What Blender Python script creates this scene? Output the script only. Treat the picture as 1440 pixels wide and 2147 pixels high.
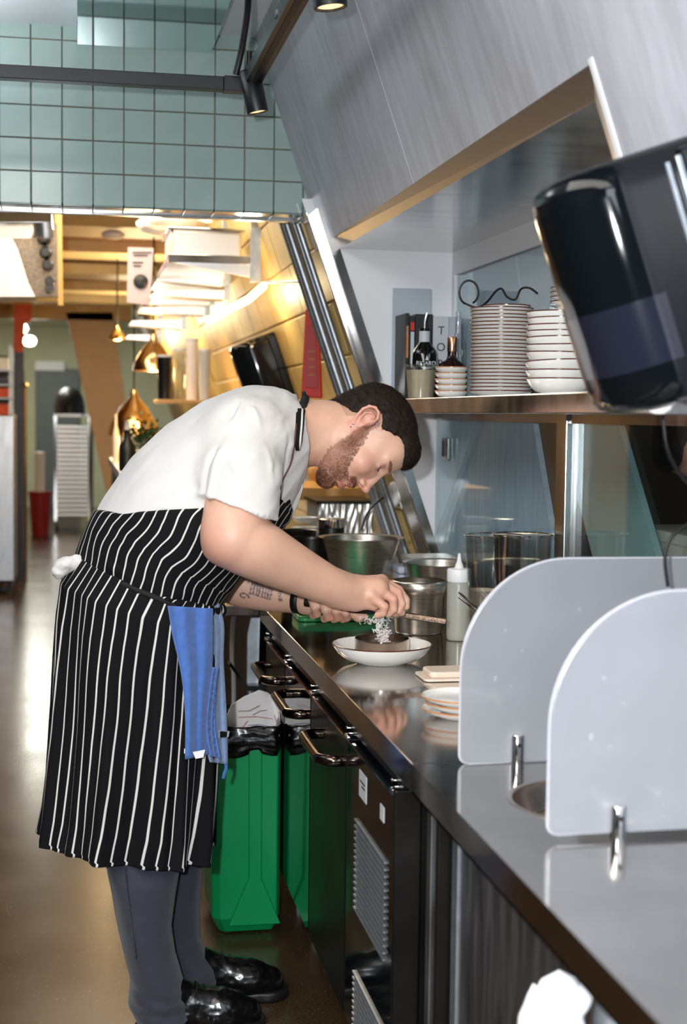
import bpy, bmesh, math, random
import numpy as np
from mathutils import Vector, Matrix, noise
random.seed(7)
C = bpy.context.scene.collection
SC = bpy.context.scene
for o in list(bpy.data.objects): bpy.data.objects.remove(o)

# ------------------------------------------------------------------ camera
FPX, CX, CY, CAMH = 2982., 720., 1073.5, 1.5
def _basis(vx=160, vy=862, roll=.012):
    Y = np.array([(vx-CX)/FPX, -(vy-CY)/FPX, -1.]); Y /= np.linalg.norm(Y)
    a = (math.sin(roll), math.cos(roll)); k = (a[0]*Y[0]+a[1]*Y[1])/-Y[2]
    Z = np.array([a[0], a[1], k]); Z /= np.linalg.norm(Z)
    return np.stack([np.cross(Y, Z), Y, Z], 1)
MW = _basis()
def at(px, py, Y):
    """the point of the place seen at that spot of the photograph, at distance Y down the aisle"""
    d = MW.T @ np.array([(px-CX)/FPX, -(py-CY)/FPX, -1.]); t = Y/d[1]
    return Vector((d[0]*t, Y, CAMH+d[2]*t))
cam = bpy.data.cameras.new('camera'); co = bpy.data.objects.new('camera', cam); C.objects.link(co)
co.matrix_world = Matrix.Translation((0, 0, CAMH)) @ Matrix(MW.T.tolist()).to_4x4()
cam.sensor_fit = 'VERTICAL'; cam.sensor_height = 36.; cam.sensor_width = 24.; cam.lens = FPX/2147*36
cam.clip_start = .05; cam.clip_end = 80
cam.dof.use_dof = True; cam.dof.focus_distance = 3.5; cam.dof.aperture_fstop = 3.6
SC.camera = co
SC.view_settings.view_transform = 'Standard'; SC.view_settings.look = 'None'
SC.view_settings.gamma = 1; SC.view_settings.use_curve_mapping = False
SC.view_settings.exposure = 0.1

# ------------------------------------------------------------------ light
def lin(c): return tuple(((v/255)/12.92 if v/255 <= .04045 else ((v/255+.055)/1.055)**2.4) for v in c)
W = bpy.data.worlds.new('world'); SC.world = W; W.use_nodes = True
W.node_tree.nodes['Background'].inputs[0].default_value = (.55, .6, .65, 1)
W.node_tree.nodes['Background'].inputs[1].default_value = .34
def lamp(name, typ, loc, power, col=(1, 1, 1), size=.2, rot=None, sizey=None, spot=None):
    l = bpy.data.lights.new(name, typ); l.energy = power; l.color = col
    if typ == 'AREA':
        l.size = size
        if sizey: l.shape = 'RECTANGLE'; l.size_y = sizey
    else: l.shadow_soft_size = size
    if spot: l.spot_size = spot; l.spot_blend = .6
    o = bpy.data.objects.new(name, l); C.objects.link(o); o.location = loc
    if rot: o.rotation_euler = rot
    return o
lamp('camera_flash', 'POINT', (-.14, .02, 1.60), 248, (.93, .97, 1.0), .025)
lamp('front_room_light', 'AREA', (-.7, .8, 2.70), 75, (1, .95, .88), 1.2, sizey=3.2)
lamp('ceiling_fill_light', 'AREA', (-.62, 4.0, 2.46), 13, (.92, .97, 1), .3, rot=(math.pi, 0, 0), sizey=.8)  # added unseen fill to brighten the white ceiling, not part of the track
lamp('rear_room_light', 'AREA', (-.6, -1.8, 2.3), 26, (.85, .93, 1), 1.0, rot=(math.radians(70), 0, 0))
lamp('back_kitchen_light', 'AREA', (.1, 7.0, 2.55), 65, (1, .84, .62), 1.0, sizey=3.)
lamp('back_kitchen_light_far', 'AREA', (.45, 12.5, 2.45), 30, (1, .80, .56), .28, sizey=4.)
lamp('beam_fill_light', 'POINT', (.50, 10.2, 2.1), 20, (1, .78, .46), .12)  # added warm fill to brighten the ceiling beams; no pendant hangs here
lamp('beam_fill_light_far', 'POINT', (.50, 13.6, 2.1), 24, (1, .78, .46), .12)  # added warm fill for the farther beams, no fitting belongs to it
lamp('end_room_light', 'AREA', (-.50, 19.5, 2.7), 58, (.95, 1, .88), .35, sizey=3.)

# ------------------------------------------------------------------ materials
def newmat(name):
    m = bpy.data.materials.new(name); m.use_nodes = True
    return m, m.node_tree.nodes, m.node_tree.links, m.node_tree.nodes['Principled BSDF']
def mat(name, col, rough=.5, metal=0., spec=.5, var=0., vscale=8., bump=0., bscale=60., stretch=(1, 1, 1), coat=0., trans=0., alpha=1., emit=None, estr=0., sheen=0., rvar=0., sss=0., aniso=0., ior=None):
    m, N, L, b = newmat(name)
    c = lin(col) if max(col) > 1 else col
    b.inputs['Base Color'].default_value = (*c, 1)
    b.inputs['Roughness'].default_value = rough; b.inputs['Metallic'].default_value = metal
    b.inputs['Specular IOR Level'].default_value = spec
    b.inputs['Coat Weight'].default_value = coat; b.inputs['Coat Roughness'].default_value = .05
    b.inputs['Transmission Weight'].default_value = trans; b.inputs['Alpha'].default_value = alpha
    if ior: b.inputs['IOR'].default_value = ior
    b.inputs['Sheen Weight'].default_value = sheen
    if sss: b.inputs['Subsurface Weight'].default_value = sss; b.inputs['Subsurface Radius'].default_value = (.01, .004, .002); b.inputs['Subsurface Scale'].default_value = 1
    if emit: b.inputs['Emission Color'].default_value = (*lin(emit), 1); b.inputs['Emission Strength'].default_value = estr
    if var or bump or rvar:
        tc = N.new('ShaderNodeTexCoord'); mp = N.new('ShaderNodeMapping'); L.new(tc.outputs['Object'], mp.inputs[0])
        mp.inputs['Scale'].default_value = stretch
        n = N.new('ShaderNodeTexNoise'); n.inputs['Scale'].default_value = vscale; n.inputs['Detail'].default_value = 6; L.new(mp.outputs[0], n.inputs[0])
        if var:
            r = N.new('ShaderNodeMapRange'); r.inputs[3].default_value = 1-var; r.inputs[4].default_value = 1+var
            r.inputs[1].default_value = .3; r.inputs[2].default_value = .7
            L.new(n.outputs[0], r.inputs[0])
            v = N.new('ShaderNodeVectorMath'); v.operation = 'SCALE'; v.inputs[0].default_value = c
            L.new(r.outputs[0], v.inputs['Scale']); L.new(v.outputs[0], b.inputs['Base Color'])
        if rvar:
            r = N.new('ShaderNodeMapRange'); r.inputs[1].default_value = .3; r.inputs[2].default_value = .7
            r.inputs[3].default_value = max(0, rough-rvar); r.inputs[4].default_value = rough+rvar
            L.new(n.outputs[0], r.inputs[0]); L.new(r.outputs[0], b.inputs['Roughness'])
        if bump:
            n2 = N.new('ShaderNodeTexNoise'); n2.inputs['Scale'].default_value = bscale; n2.inputs['Detail'].default_value = 4; L.new(mp.outputs[0], n2.inputs[0])
            bp = N.new('ShaderNodeBump'); bp.inputs['Strength'].default_value = bump; bp.inputs['Distance'].default_value = .004
            L.new(n2.outputs[0], bp.inputs['Height']); L.new(bp.outputs[0], b.inputs['Normal'])
    return m
M = {}
M['steel'] = mat('brushed_steel', (.58, .57, .56), .17, 1, var=.08, vscale=3, rvar=.05, stretch=(1, 6, 1))
M['steel_top'] = mat('worktop_steel', (.50, .47, .44), .10, 1, var=.10, vscale=6, rvar=.035, bump=.03, bscale=7)
M['steel_rough'] = mat('matt_steel', (.55, .56, .58), .34, 1, var=.12, vscale=5, rvar=.08, stretch=(6, 6, 1))
M['steel_dark'] = mat('dark_door_steel', (.045, .042, .04), .38, 1, var=.2, vscale=5, rvar=.05)
M['chrome'] = mat('chrome', (.82, .80, .78), .06, 1)
M['pot_steel'] = mat('pot_steel', (.62, .57, .50), .30, 1, var=.10, vscale=10, rvar=.04, stretch=(1, 1, 30))
M['galv'] = mat('galvanised_steel', (.46, .51, .56), .42, .9, var=.15, vscale=30)
M['black'] = mat('black_metal', (16, 17, 20), .35, var=.1)
M['black_gloss'] = mat('black_gloss_plastic', (.003, .0045, .006), .08, coat=.25, spec=.4, rvar=.03, vscale=9, ior=1.36)
M['rubber'] = mat('black_rubber', (14, 14, 14), .5)
M['white'] = mat('white_paint', (236, 237, 240), .45, var=.03, vscale=3)
M['ceiling'] = mat('ceiling_paint', (225, 230, 236), .6, var=.02)
M['china'] = mat('white_china', (240, 238, 234), .12, coat=.4, var=.02, vscale=20)
M['rim'] = mat('brown_glaze', (92, 48, 34), .2, var=.15, vscale=60)
M['rimo'] = mat('amber_glaze', (188, 128, 82), .2, var=.15, vscale=60)
M['teal'] = mat('teal_glazed_tile', (150, 170, 163), .16, coat=.3, var=.07, vscale=5, bump=.02, bscale=12)
M['grout'] = mat('tile_grout', (118, 110, 98), .8, var=.1, vscale=30)
M['cream_block'] = mat('cream_painted_block', (188, 164, 104), .45, var=.07, vscale=14, bump=.25, bscale=60)
M['mortar'] = mat('painted_mortar', (170, 146, 92), .6, var=.1, vscale=30)
M['green'] = mat('green_bin_plastic', (0, 148, 84), .36, var=.05, vscale=5, bump=.05, bscale=300)
M['bag'] = mat('black_bag_film', (8, 8, 9), .22, bump=.1, bscale=60)
M['paper'] = mat('white_paper', (238, 232, 230), .7, var=.03, vscale=10)
M['board'] = mat('green_board', (24, 172, 112), .4, var=.05)
M['blue'] = mat('blue_cloth', (74, 112, 182), .9, var=.10, vscale=60, bump=.35, bscale=350, sheen=.3)
M['blue2'] = mat('pale_blue_cloth', (132, 156, 196), .9, var=.10, vscale=90, bump=.35, bscale=350, sheen=.3)
M['bwcloth'] = mat('white_blue_striped_cloth', (205, 212, 228), .9, var=.06, vscale=40, bump=.3, bscale=300)
M['shirt'] = mat('white_cotton', (220, 216, 214), .85, var=.015, vscale=20, bump=.12, bscale=500, sheen=.15)
M['trouser'] = mat('slate_trouser_cotton', (48, 50, 62), .9, var=.10, vscale=40, bump=.3, bscale=500, sheen=.2)
M['shoe'] = mat('black_shoe_leather', (10, 10, 11), .22, bump=.15, bscale=40)
M['red'] = mat('red_plastic', (205, 48, 34), .4, var=.06)
M['redbin'] = mat('dark_red_plastic', (150, 24, 26), .5, var=.06)
M['orange'] = mat('orange_red_panel', (212, 80, 34), .5, var=.2, vscale=12)
M['cream'] = mat('cream_plastic', (232, 214, 196), .4, var=.02)
M['tan'] = mat('tan_wall', (206, 172, 138), .6, var=.06, vscale=4)
M['sage'] = mat('sage_wall', (196, 198, 166), .6, var=.06, vscale=3)
M['greydoor'] = mat('grey_door_paint', (98, 104, 106), .5, var=.05)
M['woodceil'] = mat('timber_ceiling', (120, 74, 34), .5, var=.15, vscale=6, stretch=(1, 8, 1))
M['beam'] = mat('pale_painted_beam', (240, 214, 160), .5, var=.05)
M['lip'] = mat('taupe_steel_lip', (.50, .45, .41), .36, 1)
M['traysteel'] = mat('bright_tray_steel', (.88, .88, .90), .32, .85)
M['cloudy'] = mat('cloudy_bottle_plastic', (206, 208, 200), .3, alpha=.5)
M['wood'] = mat('pale_timber', (206, 160, 96), .5, var=.12, vscale=6, stretch=(1, 10, 1))
M['brass'] = mat('brass_lamp_shade', (.85, .58, .28), .2, 1, var=.1, vscale=8)
M['label'] = mat('label_paper', (196, 200, 206), .5, var=.03)
M['ink'] = mat('dark_print', (24, 24, 28), .6)
M['wink'] = mat('white_print', (214, 220, 226), .5)
M['leaf'] = mat('herb_leaf', (54, 78, 34), .5, var=.3, vscale=30)
M['copper'] = mat('copper_foil', (.75, .38, .24), .25, 1)
M['lampglow'] = mat('lit_lamp_face', (255, 244, 225), .5, emit=(255, 236, 205), estr=14.)
M['lampwarm'] = mat('lit_warm_lamp', (255, 225, 170), .5, emit=(255, 205, 130), estr=9.)
M['canglow'] = mat('lit_spot_lens', (255, 214, 160), .5, emit=(255, 206, 150), estr=1.6)
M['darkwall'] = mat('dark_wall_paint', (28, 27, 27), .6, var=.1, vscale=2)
M['bluegrey'] = mat('blue_grey_laminate', (228, 236, 250), .45, var=.16, vscale=14, stretch=(1, 6, .5))
M['greenslab'] = mat('grey_green_laminate', (160, 184, 178), .45, var=.18, vscale=5)
M['darkslab'] = mat('dark_slate_panel', (22, 24, 26), .35, var=.2, vscale=4)
M['skin_tongue'] = mat('brown_hide', (150, 100, 60), .6)
M['blackbook'] = mat('black_book_cloth', (18, 18, 20), .5)
M['greybook'] = mat('pale_grey_board', (176, 184, 194), .5, var=.03)
def streaky(name, base, dark, scale, stretch, rough, metal=0., bump=.05):
    m, N, L, b = newmat(name)
    tc = N.new('ShaderNodeTexCoord'); mp = N.new('ShaderNodeMapping'); L.new(tc.outputs['Object'], mp.inputs[0]); mp.inputs['Scale'].default_value = stretch
    n = N.new('ShaderNodeTexNoise'); n.inputs['Scale'].default_value = scale; n.inputs['Detail'].default_value = 8; n.inputs['Roughness'].default_value = .65; L.new(mp.outputs[0], n.inputs[0])
    n2 = N.new('ShaderNodeTexNoise'); n2.inputs['Scale'].default_value = 1.3; n2.inputs['Detail'].default_value = 4; L.new(tc.outputs['Object'], n2.inputs[0])
    ad = N.new('ShaderNodeMath'); ad.operation = 'ADD'; L.new(n.outputs[0], ad.inputs[0]); L.new(n2.outputs[0], ad.inputs[1])
    r = N.new('ShaderNodeValToRGB'); r.color_ramp.elements[0].position = .36; r.color_ramp.elements[1].position = .62
    r.color_ramp.elements[0].color = (*lin(dark), 1); r.color_ramp.elements[1].color = (*lin(base), 1)
    h = N.new('ShaderNodeMath'); h.operation = 'MULTIPLY'; h.inputs[1].default_value = .5; L.new(ad.outputs[0], h.inputs[0]); L.new(h.outputs[0], r.inputs[0])
    L.new(r.outputs[0], b.inputs['Base Color']); b.inputs['Roughness'].default_value = rough; b.inputs['Metallic'].default_value = metal
    bp = N.new('ShaderNodeBump'); bp.inputs['Strength'].default_value = bump; bp.inputs['Distance'].default_value = .003; L.new(n.outputs[0], bp.inputs['Height']); L.new(bp.outputs[0], b.inputs['Normal'])
    return m
M['slant'] = streaky('weathered_grey_laminate', (196, 199, 208), (160, 160, 168), 7, (.6, 3.2, .6), .45)
def floor_mat():
    m, N, L, b = newmat('speckled_sealed_concrete')
    tc = N.new('ShaderNodeTexCoord')
    n = N.new('ShaderNodeTexNoise'); n.inputs['Scale'].default_value = 160; n.inputs['Detail'].default_value = 3; L.new(tc.outputs['Object'], n.inputs[0])
    n2 = N.new('ShaderNodeTexNoise'); n2.inputs['Scale'].default_value = 3.; n2.inputs['Detail'].default_value = 6; L.new(tc.outputs['Object'], n2.inputs[0])
    v = N.new('ShaderNodeTexVoronoi'); v.inputs['Scale'].default_value = 75; L.new(tc.outputs['Object'], v.inputs[0])
    r = N.new('ShaderNodeValToRGB'); e = r.color_ramp.elements; e[0].position = .3; e[1].position = .7
    e[0].color = (*lin((46, 35, 24)), 1); e[1].color = (*lin((80, 62, 44)), 1); L.new(n.outputs[0], r.inputs[0])
    r2 = N.new('ShaderNodeMapRange'); r2.inputs[1].default_value = .12; r2.inputs[2].default_value = .05; L.new(v.outputs[0], r2.inputs[0])
    th = N.new('ShaderNodeMath'); th.operation = 'MULTIPLY'; L.new(r2.outputs[0], th.inputs[0])
    g = N.new('ShaderNodeMath'); g.operation = 'GREATER_THAN'; g.inputs[1].default_value = .56; L.new(v.outputs['Color'], g.inputs[0]); L.new(g.outputs[0], th.inputs[1])
    mx = N.new('ShaderNodeMix'); mx.data_type = 'RGBA'; L.new(th.outputs[0], mx.inputs[0]); L.new(r.outputs[0], mx.inputs[6]); mx.inputs[7].default_value = (*lin((176, 154, 126)), 1)
    r3 = N.new('ShaderNodeMapRange'); r3.inputs[1].default_value = .3; r3.inputs[2].default_value = .7; r3.inputs[3].default_value = .72; r3.inputs[4].default_value = 1.15; L.new(n2.outputs[0], r3.inputs[0])
    sc = N.new('ShaderNodeVectorMath'); sc.operation = 'SCALE'; L.new(mx.outputs[2], sc.inputs[0]); L.new(r3.outputs[0], sc.inputs['Scale'])
    L.new(sc.outputs[0], b.inputs['Base Color'])
    r4 = N.new('ShaderNodeMapRange'); r4.inputs[3].default_value = .16; r4.inputs[4].default_value = .30; L.new(n2.outputs[0], r4.inputs[0]); L.new(r4.outputs[0], b.inputs['Roughness'])
    return m
M['floor'] = floor_mat()
def glass_mat(name, col=(1, 1, 1), gmax=.26, rough=0., alpha=.25, tint=(.8, .9, 1)):
    m, N, L, b = newmat(name)
    out = N['Material Output']; tr = N.new('ShaderNodeBsdfTransparent'); tr.inputs[0].default_value = (*tint, 1)
    gl = N.new('ShaderNodeBsdfGlossy'); gl.inputs['Roughness'].default_value = rough; gl.inputs[0].default_value = (*col, 1)
    fr = N.new('ShaderNodeLayerWeight'); fr.inputs[0].default_value = .35
    mr = N.new('ShaderNodeMapRange'); mr.inputs[3].default_value = alpha; mr.inputs[4].default_value = gmax; L.new(fr.outputs['Fresnel'], mr.inputs[0])
    mix = N.new('ShaderNodeMixShader'); L.new(mr.outputs[0], mix.inputs[0]); L.new(tr.outputs[0], mix.inputs[1]); L.new(gl.outputs[0], mix.inputs[2]); L.new(mix.outputs[0], out.inputs[0])
    return m
M['glass'] = glass_mat('screen_glass', alpha=.16, tint=(.86, .93, .95))
M['clear'] = glass_mat('clear_plastic', alpha=.06, gmax=.3, rough=.06, tint=(.93, .94, .93))
def frosted():
    m, N, L, b = newmat('frosted_acrylic')
    tc = N.new('ShaderNodeTexCoord'); v = N.new('ShaderNodeTexVoronoi'); v.inputs['Scale'].default_value = 55; L.new(tc.outputs['Object'], v.inputs[0])
    n = N.new('ShaderNodeTexNoise'); n.inputs['Scale'].default_value = 5; n.inputs['Detail'].default_value = 5; L.new(tc.outputs['Object'], n.inputs[0])
    g = N.new('ShaderNodeMath'); g.operation = 'LESS_THAN'; g.inputs[1].default_value = .15; L.new(v.outputs['Distance'], g.inputs[0])
    g2 = N.new('ShaderNodeMath'); g2.operation = 'GREATER_THAN'; g2.inputs[1].default_value = .53; L.new(n.outputs[0], g2.inputs[0])
    mu = N.new('ShaderNodeMath'); mu.operation = 'MULTIPLY'; L.new(g.outputs[0], mu.inputs[0]); L.new(g2.outputs[0], mu.inputs[1])
    r = N.new('ShaderNodeMapRange'); r.inputs[1].default_value = .3; r.inputs[2].default_value = .7; r.inputs[3].default_value = .9; r.inputs[4].default_value = 1.08; L.new(n.outputs[0], r.inputs[0])
    s = N.new('ShaderNodeVectorMath'); s.operation = 'SCALE'; s.inputs[0].default_value = lin((182, 186, 194)); L.new(r.outputs[0], s.inputs['Scale'])
    mx = N.new('ShaderNodeMix'); mx.data_type = 'RGBA'; L.new(mu.outputs[0], mx.inputs[0]); L.new(s.outputs[0], mx.inputs[6]); mx.inputs[7].default_value = (*lin((226, 230, 236)), 1)
    df = N.new('ShaderNodeBsdfDiffuse'); L.new(mx.outputs[2], df.inputs[0])
    tl = N.new('ShaderNodeBsdfTranslucent'); tl.inputs[0].default_value = (.5, .52, .56, 1)
    tr = N.new('ShaderNodeBsdfRefraction'); tr.inputs['Roughness'].default_value = .45; tr.inputs['IOR'].default_value = 1.05; tr.inputs[0].default_value = (.85, .88, .92, 1)
    gl = N.new('ShaderNodeBsdfGlossy'); gl.inputs['Roughness'].default_value = .36
    m1 = N.new('ShaderNodeMixShader'); m1.inputs[0].default_value = .3; L.new(df.outputs[0], m1.inputs[1]); L.new(tl.outputs[0], m1.inputs[2])
    m2 = N.new('ShaderNodeMixShader'); m2.inputs[0].default_value = .36; L.new(m1.outputs[0], m2.inputs[1]); L.new(tr.outputs[0], m2.inputs[2])
    m3 = N.new('ShaderNodeMixShader'); m3.inputs[0].default_value = .13; L.new(m2.outputs[0], m3.inputs[1]); L.new(gl.outputs[0], m3.inputs[2])
    L.new(m3.outputs[0], N['Material Output'].inputs[0])
    return m
M['frost'] = frosted()
M['frost_edge'] = mat('acrylic_edge', (196, 196, 204), .3)

# ------------------------------------------------------------------ geometry helpers
class G:
    def __init__(s): s.v = []; s.f = []
    def add(s, vs, fs):
        n = len(s.v); s.v += [tuple(v) for v in vs]; s.f += [tuple(i+n for i in f) for f in fs]; return s
    def box(s, x0, x1, y0, y1, z0, z1, mx=None):
        vs = [Vector((x, y, z)) for z in (z0, z1) for y in (y0, y1) for x in (x0, x1)]
        if mx is not None: vs = [mx @ v for v in vs]
        return s.add(vs, [(0, 2, 3, 1), (4, 5, 7, 6), (0, 1, 5, 4), (2, 6, 7, 3), (0, 4, 6, 2), (1, 3, 7, 5)])
    def prism(s, pts, d):           # pts: list of 3-D points (outline), d: extrusion vector
        n = len(pts); d = Vector(d); a = [Vector(p) for p in pts]
        s.add(a+[p+d for p in a], [tuple(range(n))[::-1], tuple(range(n, 2*n))]+[(i, (i+1) % n, (i+1) % n+n, i+n) for i in range(n)])
        return s
    def lathe(s, prof, c=(0, 0, 0), n=48, mx=None, caps=True):   # prof: (r, z)
        c = Vector(c); vs = []; fs = []
        for r, z in prof:
            for k in range(n):
                a = 2*math.pi*k/n; v = Vector((r*math.cos(a), r*math.sin(a), z))
                vs.append(c+(mx @ v if mx is not None else v))
        for i in range(len(prof)-1):
            for k in range(n):
                k2 = (k+1) % n; fs.append((i*n+k, i*n+k2, (i+1)*n+k2, (i+1)*n+k))
        if caps:
            if prof[0][0] > 1e-5: fs.append(tuple(range(n))[::-1])
            if prof[-1][0] > 1e-5: fs.append(tuple((len(prof)-1)*n+k for k in range(n)))
        return s.add(vs, fs)
    def tube(s, pts, r, n=12, closed=False, flat=None):
        pts = [Vector(p) for p in pts]; m = len(pts); rr = r if isinstance(r, (list, tuple)) else [r]*m
        vs = []; fs = []; up = None
        for i, p in enumerate(pts):
            a = pts[i-1] if (i or closed) else p; b = pts[(i+1) % m] if (i < m-1 or closed) else p
            t = (b-a).normalized()
            if up is None:
                up = Vector((0, 0, 1)) if abs(t.z) < .9 else Vector((1, 0, 0))
            x = (up-t*up.dot(t)).normalized(); y = t.cross(x); up = x
            for k in range(n):
                q = 2*math.pi*k/n
                vs.append(p+x*(math.cos(q)*rr[i])+y*(math.sin(q)*rr[i]*(flat or 1)))
        for i in range(m if closed else m-1):
            j = (i+1) % m
            for k in range(n):
                k2 = (k+1) % n; fs.append((i*n+k, i*n+k2, j*n+k2, j*n+k))
        if not closed: fs += [tuple(range(n))[::-1], tuple((m-1)*n+k for k in range(n))]
        return s.add(vs, fs)
    def grid(s, P):                 # P: rows of points
        n = len(P[0]); vs = [p for r in P for p in r]; fs = []
        for i in range(len(P)-1):
            for j in range(n-1): fs.append((i*n+j, i*n+j+1, (i+1)*n+j+1, (i+1)*n+j))
        return s.add(vs, fs)
def link(o, parent=None):
    C.objects.link(o)
    if parent is not None: o.parent = parent
    return o
def wloc(p):
    v = Vector((0, 0, 0))
    while p is not None: v = v+p.location; p = p.parent
    return v
def obj(name, g, m, parent=None, smooth=False, bevel=0., world=True, seg=2, solid=0., sub=0, ang=40, centre=False):
    """one mesh object; with world=True the points are given in the room's frame"""
    me = bpy.data.meshes.new(name); off = wloc(parent) if (world and parent is not None) else Vector((0, 0, 0))
    vs = [Vector(v)-off for v in g.v]
    o = bpy.data.objects.new(name, me)
    if centre and vs:
        xs = [min(v[i] for v in vs) for i in range(3)]; xe = [max(v[i] for v in vs) for i in range(3)]
        c = Vector(((xs[0]+xe[0])/2, (xs[1]+xe[1])/2, xs[2])); vs = [v-c for v in vs]; o.location = c
    me.from_pydata([tuple(v) for v in vs], [], g.f)
    me.update()
    bm = bmesh.new(); bm.from_mesh(me); bmesh.ops.recalc_face_normals(bm, faces=bm.faces); bm.to_mesh(me); bm.free()
    if smooth:
        me.polygons.foreach_set('use_smooth', [True]*len(me.polygons))
        if ang < 180: me.set_sharp_from_angle(angle=math.radians(ang))
    me.materials.append(m)
    link(o, parent)
    if solid: q = o.modifiers.new('solidify', 'SOLIDIFY'); q.thickness = solid; q.offset = 0
    if bevel: q = o.modifiers.new('bevel', 'BEVEL'); q.width = bevel; q.segments = seg; q.limit_method = 'ANGLE'; q.angle_limit = .6; q.harden_normals = False
    if sub: q = o.modifiers.new('subsurf', 'SUBSURF'); q.levels = sub; q.render_levels = sub
    return o
def thing(name, label, cat, loc=(0, 0, 0), group=None, rot=None):
    o = bpy.data.objects.new(name, None); C.objects.link(o); o.location = loc; o.empty_display_size = .05
    if rot: o.rotation_euler = rot
    o['label'] = label; o['category'] = cat
    if group: o['group'] = group
    return o
def tag(o, label, cat, group=None):
    o['label'] = label; o['category'] = cat
    if group: o['group'] = group
    return o
def struct(o): o['kind'] = 'structure'; return o
def dup(root, loc=None, rot=None, label=None, group=None):
    def cp(o, par):
        c = o.copy(); C.objects.link(c)
        if par is not None: c.parent = par
        for ch in [x for x in bpy.data.objects if x.parent == o]: cp(ch, c)
        return c
    r = cp(root, None)
    if loc is not None: r.location = loc
    if rot is not None: r.rotation_euler = rot
    if label: r['label'] = label
    if group: r['group'] = group
    return r
def rrect(w, h, r, n=6):            # rounded rectangle outline, centred
    out = []
    for cx_, cy_, a0 in ((w/2-r, h/2-r, 0), (-w/2+r, h/2-r, 90), (-w/2+r, -h/2+r, 180), (w/2-r, -h/2+r, 270)):
        for k in range(n+1):
            a = math.radians(a0+90*k/n); out.append((cx_+r*math.cos(a), cy_+r*math.sin(a)))
    return out
def text(name, s, size, m, loc, rot, parent=None, world=True, ext=.0004, align='CENTER'):
    cu = bpy.data.curves.new(name, 'FONT'); cu.body = s; cu.size = size; cu.extrude = ext; cu.align_x = align; cu.align_y = 'CENTER'
    t = bpy.data.objects.new(name, cu); C.objects.link(t)
    bpy.context.view_layer.update()
    me = bpy.data.meshes.new_from_object(t.evaluated_get(bpy.context.evaluated_depsgraph_get()))
    bpy.data.objects.remove(t)
    me.materials.clear(); me.materials.append(m)
    o = bpy.data.objects.new(name, me); link(o, parent)
    o.location = Vector(loc)-(wloc(parent) if (parent is not None and world) else Vector((0, 0, 0))); o.rotation_euler = rot
    return o
def bez(pts, n=8):                  # Catmull-Rom through points
    P = [Vector(p) for p in pts]; out = []
    for i in range(len(P)-1):
        a = P[max(i-1, 0)]; b = P[i]; c = P[i+1]; d = P[min(i+2, len(P)-1)]
        for k in range(n):
            t = k/n; out.append(.5*((2*b)+(c-a)*t+(2*a-5*b+4*c-d)*t*t+(3*b-a-3*c+d)*t**3))
    out.append(P[-1]); return out
# ------------------------------------------------------------------ the setting
SL = .351
def sx(z): return 1.0-SL*(z-1.5)              # the leaning wall: x at height z
struct(obj('floor', G().box(-3, 2.2, -3, 24, -.06, 0), M['floor']))
struct(obj('ceiling', G().box(-3, 1.4, 2.4, 4.72, 2.72, 2.80), M['ceiling']))
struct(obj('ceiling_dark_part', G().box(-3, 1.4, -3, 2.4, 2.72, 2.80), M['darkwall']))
struct(obj('wall_left', G().box(-2.3, -2.2, -3, 4.72, 0, 2.8), M['darkwall']))
struct(obj('wall_behind', G().box(-2.3, 2.2, -3.1, -3, 0, 2.8), M['darkwall']))
# leaning wall on the right, around the long pass opening
def slab(z0, z1, y0, y1, th=.05, off=0.):
    g = G(); pts = [(sx(z0)+off, y0, z0), (sx(z1)+off, y0, z1), (sx(z1)+off+th, y0, z1), (sx(z0)+off+th, y0, z0)]
    return g.prism(pts, (0, y1-y0, 0))
YA, YB, ZT = 2.19, 4.54, 2.057
wr = struct(obj('wall_right', slab(ZT, 2.76, -3, 3.4), M['slant']))
struct(obj('wall_right_panel', slab(ZT, 2.76, 3.404, 4.86), M['slant'], wr)); 
struct(obj('wall_right_panel', slab(.0, ZT, -3, YA), M['slant'], wr))
# steel lining of the opening
st = struct(obj('trim_1', G().prism([(sx(ZT)-.003, YA, ZT+.002), (.83, YA+.03, 2.014), (.83, YB, 2.030), (sx(ZT)-.003, YB, ZT+.002)], (.004, 0, .003)), M['lip']))
struct(obj('trim_2', G().prism([(sx(ZT)-.003, YA-.004, ZT+.004), (.83, YA+.05, 2.014), (sx(1.0)+.02, YA+.05, 1.0), (sx(1.0)-.01, YA-.004, 1.0)], (.003, .004, 0)), M['lip']))
struct(obj('trim_3', G().add([(sx(1.0)-.006, YA-.012, 1.0), (sx(ZT)-.006, YA-.012, ZT+.01), (sx(ZT)-.006, YA+.004, ZT+.01), (sx(1.0)-.006, YA+.004, 1.0),
                             (sx(1.0)+.004, YA-.012, 1.0), (sx(ZT)+.004, YA-.012, ZT+.01), (sx(ZT)+.004, YA+.004, ZT+.01), (sx(1.0)+.004, YA+.004, 1.0)],
                            [(0, 1, 2, 3), (7, 6, 5, 4), (0, 4, 5, 1), (1, 5, 6, 2), (2, 6, 7, 3), (3, 7, 4, 0)]), M['white']))
struct(obj('opening_soffit', G().prism([(.83, YA, 2.014), (1.24, YA, 2.014), (1.24, YB, 2.030), (.83, YB, 2.030)], (0, 0, .01)), M['steel']))
struct(obj('opening_end_wall', G().prism([(sx(.9)-.0, YB, .9), (sx(2.04)+.0, YB, 2.04), (1.26, YB, 2.04), (1.26, YB, .9)], (0, .02, 0)), M['white']))
struct(obj('wall_back_frame', G().box(1.205, 1.235, YA-1.2, YB, 1.955, 2.03), M['white']))
struct(obj('wall_back_frame', G().box(1.205, 1.235, YB-.03, YB, 1.545, 1.955), M['white']))
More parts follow.
